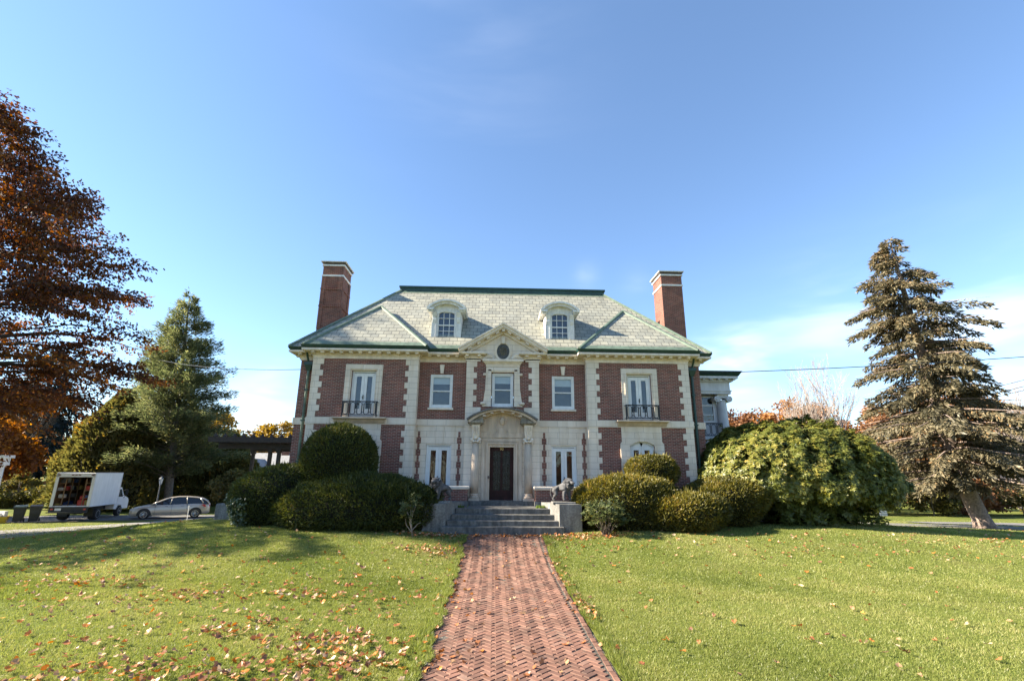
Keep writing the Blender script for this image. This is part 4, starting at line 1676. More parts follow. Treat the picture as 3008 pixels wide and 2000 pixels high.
def wagon():
    """estate car, nose towards local +x, ground at z=0"""
    front = Vector((-.88, -.475, 0)).normalized()
    rz = math.atan2(front.y, front.x)
    cx, cy = -25.15, 18.3
    t = thing("parked_car", (cx, cy, g1(cx, cy) + .03), "champagne silver long estate car with arched roofline parked on the driveway behind the lawn", "car", rz)
    # stations along x: (x, half width, z_bottom, z_belt, half width at roof, z_roof, half width at belt)
    S = [(2.56, .48, .36, .52, .42, .56), (2.50, .66, .28, .62, .55, .68), (2.36, .80, .23, .70, .66, .78), (2.05, .90, .21, .78, .76, .88), (1.62, .93, .22, .86, .80, .97),
         (1.20, .94, .22, .91, .80, 1.035), (.92, .945, .22, .94, .78, 1.10)]
    body = [(2.56, .48, .36, .60), (2.50, .68, .27, .70), (2.36, .82, .22, .78), (2.05, .91, .20, .87), (1.62, .94, .21, .95), (1.20, .95, .22, 1.01),
            (.6, .955, .22, 1.03), (0, .96, .22, 1.04), (-.8, .96, .22, 1.06), (-1.5, .95, .23, 1.08), (-2.1, .91, .26, 1.09), (-2.42, .84, .30, 1.06), (-2.54, .70, .42, .98)]
    rings = []
    for x, w, zb, zt in body:
        h = zt - zb
        rings.append([(x, -w * .86, zb), (x, -w * .98, zb + h * .12), (x, -w, zb + h * .38), (x, -w * .985, zb + h * .70), (x, -w * .93, zb + h * .93), (x, -w * .80, zt + .02),
                      (x, 0, zt + .05), (x, w * .80, zt + .02), (x, w * .93, zb + h * .93), (x, w * .985, zb + h * .70), (x, w, zb + h * .38), (x, w * .98, zb + h * .12), (x, w * .86, zb)])
    m = MB()
    m.loft(rings, True)
    # roof and pillars
    roofl = [(1.30, 1.03), (1.0, 1.17), (.55, 1.38), (.15, 1.51), (-.4, 1.575), (-1.0, 1.57), (-1.6, 1.51), (-2.05, 1.40), (-2.30, 1.25), (-2.46, 1.06)]
    rr = []
    for x, z in roofl:
        k = (z - 1.0) / .57
        w = .86 - .20 * k
        rr.append([(x, -w, z - .05), (x, -w * .90, z), (x, -w * .5, z + .02), (x, w * .5, z + .02), (x, w * .90, z), (x, w, z - .05)])
    vs_ = [p for r in rr for p in r]
    fs_ = [(i * 6 + j, i * 6 + j + 1, (i + 1) * 6 + j + 1, (i + 1) * 6 + j) for i in range(3, len(rr) - 1) for j in range(5)]
    m.add(vs_, fs_)
    for q in SGN:
        # pillars
        for (a, b, w_) in (((1.25, 1.02), (.2, 1.48), .035), ((.10, 1.04), (-.02, 1.52), .03), ((-.98, 1.06), (-.95, 1.55), .035), ((-2.05, 1.08), (-1.85, 1.44), .055)):
            k0, k1 = (a[1] - 1) / .57, (b[1] - 1) / .57
            m.tube([(a[0], q * (.885 - .20 * k0), a[1]), (b[0], q * (.875 - .20 * k1), b[1])], w_, 6)
        pts = [(x, q * (.87 - .20 * (z - 1.0) / .57), z - .03) for x, z in roofl]
        m.tube(pts, .035, 6)
    body_o = m.build("body", CARP, t, local=True, smooth=True)
    # glass cabin
    m = MB()
    gl = []
    for x, z in roofl:
        k = (z - 1.0) / .57
        gl.append([(x, -.86, 1.0), (x, -(.845 - .20 * k), max(1.0, z - .06)), (x, (.845 - .20 * k), max(1.0, z - .06)), (x, .86, 1.0)])
    m.loft(gl, True)
    m.build("windows", TINT, t, local=True)
    for x in (1.62, -1.60):
        for q in SGN:
            wheel(t, x, q * .84, .345, .23, q, RIM)
    # wheel arches
    for x in (1.62, -1.60):
        for q in SGN:
            m = MB()
            pts = [(x + .41 * math.cos(a), q * .935, .345 + .41 * math.sin(a)) for a in np.linspace(-.15, PI + .15, 15)]
            m.tube(pts, .035, 6)
            m.prism([(p[0], p[2]) for p in pts], *sorted((q * .70, q * .958)))
            m.build("wheel_arch", BLACKP, t, local=True)
    for q in SGN:
        m = MB()
        m.loft([[(-2.18, q * .80, .80), (-2.18, q * .905, .80), (-2.50, q * .76, .82), (-2.50, q * .60, .82)],
                [(-1.86, q * .80, .99), (-1.92, q * .935, .99), (-2.53, q * .72, .97), (-2.53, q * .60, .97)]])
        m.build("tail_light", REDL, t, local=True)
        m = MB()
        m.loft([[(2.22, q * .80, .62), (2.22, q * .88, .62), (2.53, q * .64, .60), (2.50, q * .58, .60)],
                [(1.95, q * .80, .82), (1.98, q * .915, .82), (2.50, q * .68, .70), (2.46, q * .58, .70)]])
        m.build("headlight", plain("headlight_lens", (.5, .5, .5), .1, .1, coat=1), t, local=True)
        m = MB()
        m.lathe([(.001, -.06), (.05, -.05), (.07, 0), (.05, .06), (.001, .07)], (.98, q * 1.0, 1.06), 10)
        m.box(.94, 1.02, q * .88, q * .99, 1.02, 1.05)
        m.build("wing_mirror", CARP, t, local=True)
        for x in (.30, -.72):
            m = MB()
            m.tube([(x + .10, q * .965, .90), (x, q * .985, .905), (x - .10, q * .965, .90)], .016, 6)
            m.build("door_handle", CHROME, t, local=True)
        m = MB()
        for x in (.98, -.05, -1.02):
            m.box(x - .006, x + .006, q * .90, q * .964, .36, 1.04)
        m.build("door_seam", BLACKP, t, local=True)
        m = MB()
        m.box(-1.05, 1.1, *sorted((q * .90, q * .955)), .205, .27)
        m.build("sill_trim", CHROME, t, local=True)
    m = MB()
    m.box(2.42, 2.585, -.42, .42, .46, .64)
    m.build("grille", BLACKP, t, local=True)
    return t
wagon()

TRW = plain("truck_white_paint", (.80, .79, .77), .45, .04, 2, dirt=.08)
TRUCKIN = plain("plywood_lining", (.20, .12, .06), .8, .3, 4)
DARKLENS = plain("dark_red_lens", (.12, .01, .01), .3, .2)
def truck():
    RRc = Vector((-28.48, 14.5, 0))
    h = Vector((-.21, .978, 0)).normalized()
    side = Vector((-h.y, h.x, 0))          # towards the driver's (left) side
    org = RRc + side * 1.15
    rz = math.atan2(h.y, h.x)
    z0 = g1(*org.xy) + .04
    t = thing("box_truck", (org.x, org.y, z0), "white box truck with its rear open on shelves and clutter, parked beyond the driveway", "truck", rz)
    zb, zt, L, hw = .95, 3.20, 3.75, 1.15
    # box shell, rear open at local x=0
    m = MB()
    m.box(0, L, -hw, -hw + .05, zb, zt)
    m.box(0, L, hw - .05, hw, zb, zt)
    m.box(0, L, -hw + .05, hw - .05, zt - .05, zt)
    m.box(L - .05, L, -hw + .05, hw - .05, zb, zt - .05)
    m.box(0, L, -hw + .05, hw - .05, zb, zb + .06)
    m.build("cargo_box", TRW, t, local=True)
    m = MB()
    for q in SGN:
        m.tube([(.04, q * (hw + .004), zb), (.04, q * (hw + .004), zt)], .035, 6)
        m.tube([(L, q * hw, zb), (L, q * hw, zt)], .04, 8)
        m.tube([(0, q * hw, zt), (L, q * hw, zt)], .035, 8)
        m.tube([(0, q * hw, zb), (L, q * hw, zb)], .03, 8)
        m.box(-.03, .02, q * (hw - .16), q * (hw + .02), zb, zt - .02)
    m.box(-.03, .02, -hw, hw, zt - .27, zt)
    for q in SGN:
        for k in range(5):
            m.box(.5 + k * .7, .508 + k * .7, q * hw, q * (hw + .003), zb + .06, zt - .06)
    m.build("box_frame", plain("box_trim_white", (.62, .63, .64), .4, .05, metal=.3), t, local=True)
    m = MB()
    for y in (-.98, -.20, 0, .20, .98):
        m = MB()
        m.box(-.045, -.03, y - .075, y + .075, zt - .16, zt - .10)
        m.build("marker_light", DARKLENS, t, local=True)
    m = MB()
    m.box(.06, L - .06, -hw + .051, -hw + .07, zb + .06, zt - .3)
    m.box(.06, L - .06, hw - .07, hw - .051, zb + .06, zt - .3)
    m.box(L - .07, L - .051, -hw + .07, hw - .07, zb + .06, zt - .06)
    for q in SGN:
        for z in (zb + .55, zb + 1.05, zb + 1.55):
            m.box(.15, 2.6, q * .60, q * 1.06, z, z + .03)
        for x in (.15, .95, 1.75, 2.55):
            m.box(x, x + .05, q * .58, q * .63, zb + .06, zt - .4)
    m.build("shelving", TRUCKIN, t, local=True)
    r3 = random.Random(5)
    cols = [(.35, .03, .02), (.03, .06, .16), (.4, .38, .35), (.12, .1, .08), (.3, .22, .06), (.05, .05, .05)]
    mm_ = [plain("cargo_colour", c, .6, .2) for c in cols]
    for q in SGN:
        for z in (zb + .06, zb + .58, zb + 1.08, zb + 1.58):
            for x in (.25, .65, 1.1, 1.5, 2.0):
                if r3.random() < .8:
                    w_, d_, hh = r3.uniform(.12, .18), r3.uniform(.12, .2), r3.uniform(.14, .38)
                    m = MB()
                    y = q * r3.uniform(.72, .92)
                    m.bevbox(x, x + w_ * 2, y - d_, y + d_, z, z + hh, .02)
                    m.build("cargo", r3.choice(mm_), t, local=True)
    m = MB()
    m.bevbox(.3, .8, -.75, -.2, zb + .06, zb + .50, .1)
    m.bevbox(.35, .75, -.70, -.25, zb + .50, zb + .78, .12)
    m.build("red_machine", mm_[0], t, local=True)
    # rear bumper, lift plate, plate
    m = MB()
    m.box(-.34, .0, -1.12, 1.12, .56, .62)
    m.box(-.08, -.02, -1.14, 1.14, .62, .95)
    m.box(-.30, -.05, -.4, .4, .50, .56)
    m.build("rear_bumper", BLACKP, t, local=True)
    m = MB()
    m.box(-.10, -.082, .42, .78, .70, .86)
    m.build("number_plate", TRW, t, local=True)
    m = MB()
    for q in SGN:
        m = MB()
        m.box(-.095, -.08, q * .88, q * 1.04, .74, .84)
        m.build("tail_light", REDL, t, local=True)
    m = MB()
    m.box(.1, 5.6, -.42, -.30, .55, .80)
    m.box(.1, 5.6, .30, .42, .55, .80)
    m.box(.3, 1.0, -.3, .3, .45, .75)
    m.build("chassis", BLACKP, t, local=True)
    for q in SGN:
        m = MB()
        m.box(.9, .93, q * 1.05, q * .5, .25, .8)
        m.build("mud_flap", BLACKP, t, local=True)
    for x, steel in ((1.35, True), (4.55, True)):
        for q in SGN:
            wheel(t, x, q * (.93 if x < 2 else .95), .38, .26 if x > 2 else .46, q, plain("steel_rim", (.35, .35, .34), .5, .1, metal=.5), steel=True)
    # cab: van nose ahead of the box
    m = MB()
    prof = [(L + .05, .55), (L + .05, 2.12), (L + .75, 2.12), (L + 1.30, 1.50), (L + 2.05, 1.28), (L + 2.22, 1.05), (L + 2.22, .50), (L + 1.25, .50), (L + 1.15, .78), (L + .62, .80), (L + .52, .50)]
    m.loft([[(x, -.98, z) for x, z in prof], [(x, .98, z) for x, z in prof]], True)
    m.build("cab", TRW, t, local=True)
    m = MB()
    for q in SGN:
        m.loft([[(L + .2, q * .985, 1.42), (L + 1.12, q * .985, 1.42), (L + .76, q * .985, 1.98), (L + .2, q * .985, 1.98)], [(L + .2, q * .99, 1.42), (L + 1.12, q * .99, 1.42), (L + .76, q * .99, 1.98), (L + .2, q * .99, 1.98)]])
    m.build("cab_window", TINT, t, local=True)
    m = MB()
    for q in SGN:
        m.tube([(L + .95, q * 1.0, 1.5), (L + .95, q * 1.28, 1.55), (L + .95, q * 1.28, 1.95), (L + .95, q * 1.0, 1.9)], .018, 5)
        m.box(L + .92, L + .98, q * 1.18, q * 1.36, 1.55, 1.95)
        m.tube([(L + 1.25, q * 1.0, 1.3), (L + .95, q * 1.26, 1.55)], .014, 5)
    m.build("tow_mirror", BLACKP, t, local=True)
    return t
truck()

# wheeled bins, recycling box, lamp post, marker pole, signs -----------------------------
BIN = plain("charcoal_bin_plastic", (.025, .026, .03), .5, .2)
LIDM = plain("grey_green_lid", (.10, .14, .13), .45, .2)
for (px, py, lab, lid) in ((-32.6, 14.0, "charcoal wheeled bin with a pale worn lid, beside the yellow crate", LIDM), (-31.95, 14.45, "charcoal wheeled bin with a dark lid, the one nearer the truck", BIN)):
    b = thing("wheeled_bin", (px, py, g1(px, py) + .01), lab, "bin", R(35), "wheeled bins by the driveway")
    m = MB()
    m.loft([[(-.22, -.26, .06), (.22, -.26, .06), (.22, .24, .06), (-.22, .24, .06)], [(-.30, -.36, .98), (.30, -.36, .98), (.30, .32, .98), (-.30, .32, .98)]])
    m.box(-.2, .2, -.35, -.31, .55, .75)
    m.build("bin_body", BIN, b, local=True)
    m = MB()
    m.loft([[(-.33, -.40, .98), (.33, -.40, .98), (.33, .38, .99), (-.33, .38, .99)], [(-.31, -.36, 1.05), (.31, -.36, 1.05), (.31, .36, 1.10), (-.31, .36, 1.10)]])
    m.tube([(-.26, .40, 1.0), (.26, .40, 1.0)], .025, 6)
    m.build("lid", lid, b, local=True)
    for q in SGN:
        m = MB()
        m.loft([[(q * .24, .26 + .11 * math.cos(a), .11 + .11 * math.sin(a)) for a in np.linspace(0, 2 * PI, 13)[:-1]], [(q * .29, .26 + .11 * math.cos(a), .11 + .11 * math.sin(a)) for a in np.linspace(0, 2 * PI, 13)[:-1]]])
        m.build("wheel", RUBBER, b, local=True)
bx_, by_ = -33.3, 13.4
yb = thing("recycling_crate", (bx_, by_, g1(bx_, by_) + .01), "yellow plastic crate on the grass in front of the wheeled bins", "crate", R(30))
m = MB()
m.loft([[(-.36, -.24, 0), (.36, -.24, 0), (.36, .24, 0), (-.36, .24, 0)], [(-.44, -.31, .42), (.44, -.31, .42), (.44, .31, .42), (-.44, .31, .42)],
        [(-.39, -.26, .42), (.39, -.26, .42), (.39, .26, .42), (-.39, .26, .42)], [(-.34, -.22, .06), (.34, -.22, .06), (.34, .22, .06), (-.34, .22, .06)]])
m.build("tub", plain("yellow_plastic", (.55, .36, .03), .5, .12), yb, local=True)
m = MB()
m.box(-.46, .46, -.33, .33, .37, .40)
m.build("rim", plain("yellow_plastic_rim", (.5, .33, .03), .5, .12), yb, local=True)
m = MB()
for (x, y, a, w_, hh) in ((-.15, .0, .3, .24, .62), (.12, .08, -.25, .26, .74), (.02, -.1, .1, .2, .52)):
    c_, s_ = math.cos(a), math.sin(a)
    m.loft([[(x + c_ * u * w_ - s_ * v * .1, y + s_ * u * w_ + c_ * v * .1, z) for u, v in ((-1, -1), (1, -1), (1, 1), (-1, 1))] for z in (.1, hh)])
tag(m.build("cardboard_bundle", plain("pale_cardboard", (.55, .53, .52), .8, .25, 9)), "bundle of pale flattened cardboard and papers standing in the yellow crate", "cardboard")
bpy.context.view_layer.update()
_cb = bpy.data.objects["cardboard_bundle"]
_cb.location = (bx_, by_, g1(bx_, by_) + .02)

lx, ly = -28.2, 21.2
lp = thing("lamp_post", (lx, ly, g1(lx, ly)), "slender grey lamp post with a glazed lantern, in front of the tall pine", "lamp post")
m = MB()
m.lathe([(.10, 0), (.10, .12), (.055, .2), (.05, 1.0), (.045, 2.35), (.07, 2.38), (.05, 2.44)], (0, 0, 0), 12)
m.build("post", plain("lamp_grey", (.10, .11, .12), .5, .2), lp, local=True)
m = MB()
m.lathe([(.10, 2.46), (.165, 2.86), (.18, 2.88)], (0, 0, 0), 6)
m.build("lantern_glass", plain("frosted_glass", (.5, .54, .56), .15, .1, coat=.5), lp, local=True)
m = MB()
m.lathe([(.20, 2.88), (.12, 3.0), (.03, 3.04), (.03, 3.1), (.001, 3.13)], (0, 0, 0), 6)
for k in range(6):
    a = 2 * PI * k / 6
    m.tube([(.10 * math.cos(a), .10 * math.sin(a), 2.45), (.17 * math.cos(a), .17 * math.sin(a), 2.88)], .012, 4)
m.build("lantern_cap", plain("lamp_grey_cap", (.12, .13, .14), .5, .2), lp, local=True)

mx_, my_ = -22.62, 16.2
m = MB()
m.tube([(mx_, my_, g1(mx_, my_) - .1), (mx_ - .02, my_, g1(mx_, my_) + 1.0)], .022, 8)
m.lathe([(.024, .98), (.03, 1.0), (.02, 1.04), (.001, 1.05)], (mx_ - .02, my_, g1(mx_, my_)), 8)
tag(m.build("marker_pole", plain("white_stake", (.72, .72, .70), .6, .08)), "thin white stake standing in front of the estate car's rear door", "stake")

sx_, sy_ = 33.4, 21.0
ys = thing("yard_sign", (sx_, sy_, g1(sx_, sy_)), "small blue and white yard sign on wire legs beside the road", "sign")
m = MB()
m.box(-.33, .33, -.015, .015, .30, .75)
m.build("panel", plain("sign_blue", (.22, .27, .42), .5, .1), ys, local=True)
m = MB()
m.box(-.31, .31, -.022, -.016, .63, .73)
m.box(-.31, .31, -.022, -.016, .48, .56)
m.box(-.31, .31, -.022, -.016, .33, .38)
m.build("white_band", plain("sign_white", (.72, .72, .72), .5, .05), ys, local=True)
m = MB()
for x in (-.2, .2):
    m.tube([(x, 0, -.1), (x, 0, .34)], .008, 4)
m.build("wire_leg", IRON, ys, local=True)

# ------------------------------------------------------------------ pergola and number sign
PERG = plain("dark_brown_timber", (.045, .032, .026), .7, .35, 8)
pg = thing("pergola", (-13.2, 8, -.8), "dark timber pergola with scalloped rafters joined to the house's shaded side", "pergola")
m = MB()
for y in (7.0, 10.8):
    m = MB()
    m.box(-16.2, -9.6, y - .09, y + .09, 3.42, 3.72)
    m.build("main_beam", PERG, pg)
for k in range(13):
    x = -16.1 + k * .52
    m = MB()
    m.xprism([(6.2, 3.98), (6.2, 3.86), (6.5, 3.721), (11.4, 3.721), (11.4, 3.98)], x - .05, x + .05)
    m.lathe([(.13, 4.02), (.13, 4.08), (.001, 4.24)], (x, 6.3, 0), 8)
    m.build("rafter", PERG, pg)
m = MB()
for k in range(12):
    m.box(-16.3, -9.5, 6.35 + k * .43, 6.40 + k * .43, 3.98, 4.03)
m.box(-16.4, -9.5, 6.12, 6.19, 3.74, 4.03)
m.build("lattice", PERG, pg)
for (x, y) in ((-13.25, 7.0), (-12.75, 7.0), (-13.0, 10.8), (-16.0, 10.8)):
    m = MB()
    m.box(x - .09, x + .09, y - .09, y + .09, g1(x, y) - .3, 3.42)
    m.box(x - .13, x + .13, y - .13, y + .13, 3.25, 3.42)
    m.build("post", PERG, pg)
ns_ = thing("number_sign", (-13.05, 6.6, g1(-13, 6.6)), "white oval sign reading 90 on a pole, in front of the pergola", "sign")
m = MB()
zz = 2.02
m.prism([(-13.05 + .23 * math.cos(a) * (abs(math.cos(a)) ** -.35 if abs(math.cos(a)) > 1e-3 else 1), zz + .2 * math.sin(a) * (abs(math.sin(a)) ** -.35 if abs(math.sin(a)) > 1e-3 else 1)) for a in np.linspace(0, 2 * PI, 29)[:-1]], 6.56, 6.60)
m.build("plate", plain("sign_plate_white", (.75, .75, .74), .5, .04), ns_)
m = MB()
m.tube([(-13.05, 6.63, g1(-13, 6.6) - .2), (-13.05, 6.63, 1.95)], .03, 6)
m.build("pole", IRON, ns_)
text_mesh("numerals", "90", .30, (-13.05, 6.555, 2.01), (PI / 2, 0, 0), IRON, ns_)

# ------------------------------------------------------------------ neighbouring buildings
SHING = plain("grey_roof_shingle", (.22, .225, .235), .85, .25, 5)
CLAP = plain("white_clapboard", (.66, .67, .69), .7, .06, 3)
nh = thing("white_cottage", (-29, 47, -1.5), "white cottage with grey shingled roof and gabled dormers, seen under the pergola", "house")
m = MB()
m.box(-37.5, -20, 44.2, 54, -1.6, 1.2)
for xe in (-37.5, -20):
    m.xprism([(44.2, 1.2), (54, 1.2), (49.1, 4.3)], xe - .02, xe + .02)
m.build("wall", CLAP, nh)
m = MB()
m.xprism([(43.7, .95), (49.1, 4.45), (54.5, .95), (54.5, 1.15), (49.1, 4.65), (43.7, 1.15)], -38, -19.5)
m.build("roof", SHING, nh)
for xd in (-31.8, -26.2):
    m = MB()
    m.box(xd - .95, xd + .95, 44.5, 48.5, 1.0, 2.75)
    m.prism([(xd - .95, 2.75), (xd + .95, 2.75), (xd, 3.55)], 44.5, 48.5)
    d = m.build("dormer", CLAP, nh)
    m = MB()
    for q in SGN:
        m.add([(xd + q * 1.2, 44.2, 2.55), (xd, 44.2, 3.62), (xd, 49, 3.62), (xd + q * 1.2, 49, 2.55), (xd + q * 1.2, 44.2, 2.68), (xd, 44.2, 3.78), (xd, 49, 3.78), (xd + q * 1.2, 49, 2.68)],
              [(0, 1, 2, 3), (7, 6, 5, 4), (0, 4, 5, 1), (2, 6, 7, 3), (0, 3, 7, 4)])
    m.build("dormer_roof", SHING, d)
    m = MB()
    frame(m, xd - .55, xd + .55, 1.2, 2.6, .1, 44.42, 44.5)
    m.box(xd - .45, xd + .45, 44.43, 44.5, 1.87, 1.95)
    m.build("window", WHITEP, d)
    m = MB()
    quad(m, xd - .45, xd + .45, 1.3, 2.5, 44.48)
    m.build("pane", TINT, d)
m = MB()
m.box(-30.0, -29.0, 48.6, 49.6, 3.9, 5.1)
m.build("chimney", CHIMBRICK, nh)

np_ = thing("porch", (-37.5, 15.5, g1(-36, 15.5)), "white porch corner with a round column at the edge of the driveway", "porch")
m = MB()
xc, yc = -36.1, 15.5
m.lathe([(.25, .12), (.245, 1.0), (.215, 2.70)], (xc, yc, -.35), 20)
cl = m.build("column", WHITEP, np_)
m = MB()
m.lathe([(.235, 2.35), (.27, 2.39), (.27, 2.44)], (xc, yc, 0), 20)
m.box(xc - .31, xc + .31, yc - .31, yc + .31, 2.44, 2.53)
m.build("capital", WHITEP, cl)
m = MB()
m.box(-44, xc + .32, yc - .28, yc + .28, 2.53, 2.95)
m.box(-44, xc + .46, yc - .42, yc + .42, 2.95, 3.15)
m.build("entablature", WHITEP, np_)
m = MB()
m.box(-44, xc + .3, yc - .32, yc + .32, -.45, -.23)
m.box(-44, xc + .22, yc - .22, yc + .22, -1.7, -.45)
m.build("porch_floor", GRANITE, np_)

rh = thing("far_cottage", (69, 42, -1.5), "small pale house with a dark hipped roof, half hidden beyond the road", "house")
m = MB()
m.box(65.8, 74, 41, 48, -1.7, .75)
m.build("wall", CLAP, rh)
m = MB()
m.loft([[(65.0, 40.2, .7), (74.8, 40.2, .7), (74.8, 48.8, .7), (65.0, 48.8, .7)], [(68.5, 44.2, 3.0), (71.5, 44.2, 3.0), (71.5, 44.8, 3.0), (68.5, 44.8, 3.0)]])
m.build("roof", plain("dark_shingle", (.07, .06, .06), .9, .3), rh)
m = MB()
m.box(66.6, 67.8, 40.95, 41.0, -.7, .4)
m.build("window", TINT, rh)

# overhead wires ------------------------------------------------------------------------
def wire(a, b, sag, r, label):
    m = MB()
    pts = []
    for t in np.linspace(0, 1, 26):
        p = Vector(a).lerp(Vector(b), float(t))
        p.z -= sag * 4 * t * (1 - t)
        pts.append(p)
    m.tube(pts, r, 5)
    tag(m.build("overhead_wire", IRON), label, "wire")
wire((9.55, 2.2, 7.25), (40.6, -1.6, 9.25), .35, .02, "single service wire sagging from the mansion's eave across the spruce")
wire((50.0, 31, 10.6), (46.6, 10, 11.45), .2, .028, "topmost of three wires running behind the leaning spruce")
wire((52.2, 29, 10.6), (43.5, 10, 10.3), .2, .028, "middle of three wires running behind the leaning spruce")
wire((51.4, 29, 10.07), (44.0, 10, 10.07), .2, .028, "lowest of three wires running behind the leaning spruce")
wire((-9.6, 3.0, 7.35), (-38, 30, 14.0), .5, .018, "thin wire leaving the mansion's shaded eave towards the tall pine")

# ------------------------------------------------------------------ foliage
YEW = leaf_mat("yew_needles", ((0, (.026, .038, .011)), (.45, (.066, .082, .018)), (.8, (.13, .135, .028)), (1, (.21, .16, .04))), .22, .03)
YEW_S = leaf_mat("sunlit_yew_needles", ((0, (.035, .042, .012)), (.4, (.105, .098, .018)), (.75, (.20, .165, .026)), (1, (.28, .18, .05))), .28, .03)  # same yew on the sunny side, sunlight put into the colour
RHODO = leaf_mat("rhododendron_leaf", ((0, (.035, .052, .012)), (.45, (.12, .135, .024)), (.8, (.25, .225, .045)), (1, (.38, .28, .06))), .25, .035, .45)
BEECH = leaf_mat("copper_beech_leaf", ((0, (.05, .020, .013)), (.4, (.125, .046, .018)), (.75, (.25, .105, .026)), (1, (.42, .21, .045))), .45, .03)
SPRUCE = leaf_mat("spruce_needles", ((0, (.046, .044, .027)), (.4, (.122, .108, .064)), (.75, (.20, .168, .10)), (1, (.31, .20, .095))), .22, .03)
PINE = leaf_mat("pine_needles", ((0, (.06, .078, .034)), (.5, (.145, .165, .075)), (1, (.26, .25, .115))), .48, .03)
CEDAR = leaf_mat("cedar_spray", ((0, (.05, .052, .016)), (.5, (.115, .11, .036)), (.85, (.17, .132, .042)), (1, (.28, .165, .04))), .45, .02)
NORW = leaf_mat("dark_spruce_needles", ((0, (.006, .012, .012)), (.6, (.018, .03, .026)), (1, (.035, .05, .04))), .15, .02)
ORANGE = leaf_mat("orange_autumn_leaf", ((0, (.16, .07, .03)), (.4, (.29, .135, .05)), (.75, (.40, .20, .07)), (1, (.50, .30, .10))), .4, .02)
GOLDL = leaf_mat("gold_autumn_leaf", ((0, (.14, .09, .02)), (.5, (.27, .18, .04)), (1, (.42, .29, .07))), .4, .02)
RUSSET = leaf_mat("russet_oak_leaf", ((0, (.11, .05, .025)), (.5, (.22, .105, .05)), (1, (.33, .18, .085))), .35, .02)
OLIVE = leaf_mat("olive_shrub_leaf", ((0, (.05, .05, .016)), (.5, (.11, .105, .03)), (.85, (.20, .16, .045)), (1, (.28, .17, .05))), .3, .03)
IVY = leaf_mat("ivy_leaf", ((0, (.03, .055, .025)), (.6, (.08, .11, .05)), (1, (.15, .18, .11))), .25, .05, .45)
BARK = plain("grey_bark", (.17, .145, .12), .95, .35, 7, bump=.8, bscale=14)
BARK_D = plain("dark_bark", (.07, .055, .045), .95, .35, 7, bump=.6, bscale=14)
BARK_P = plain("pale_bark", (.25, .21, .185), .95, .25, 5)
BARK_S = plain("spruce_bark", (.25, .19, .16), .95, .4, 9, bump=1.0, bscale=22)
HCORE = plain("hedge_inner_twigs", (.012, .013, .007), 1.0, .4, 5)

def lump(P, k, seed):
    """smooth pseudo-noise of position, about -1..1"""
    r_ = np.random.default_rng(seed)
    out = np.zeros(len(P))
    for i in range(6):
        w = r_.normal(size=3) * k * (1 + i * .45)
        out += np.sin(P @ w + r_.uniform(0, 6.28)) / (1 + i * .5)
    return out / 2.2

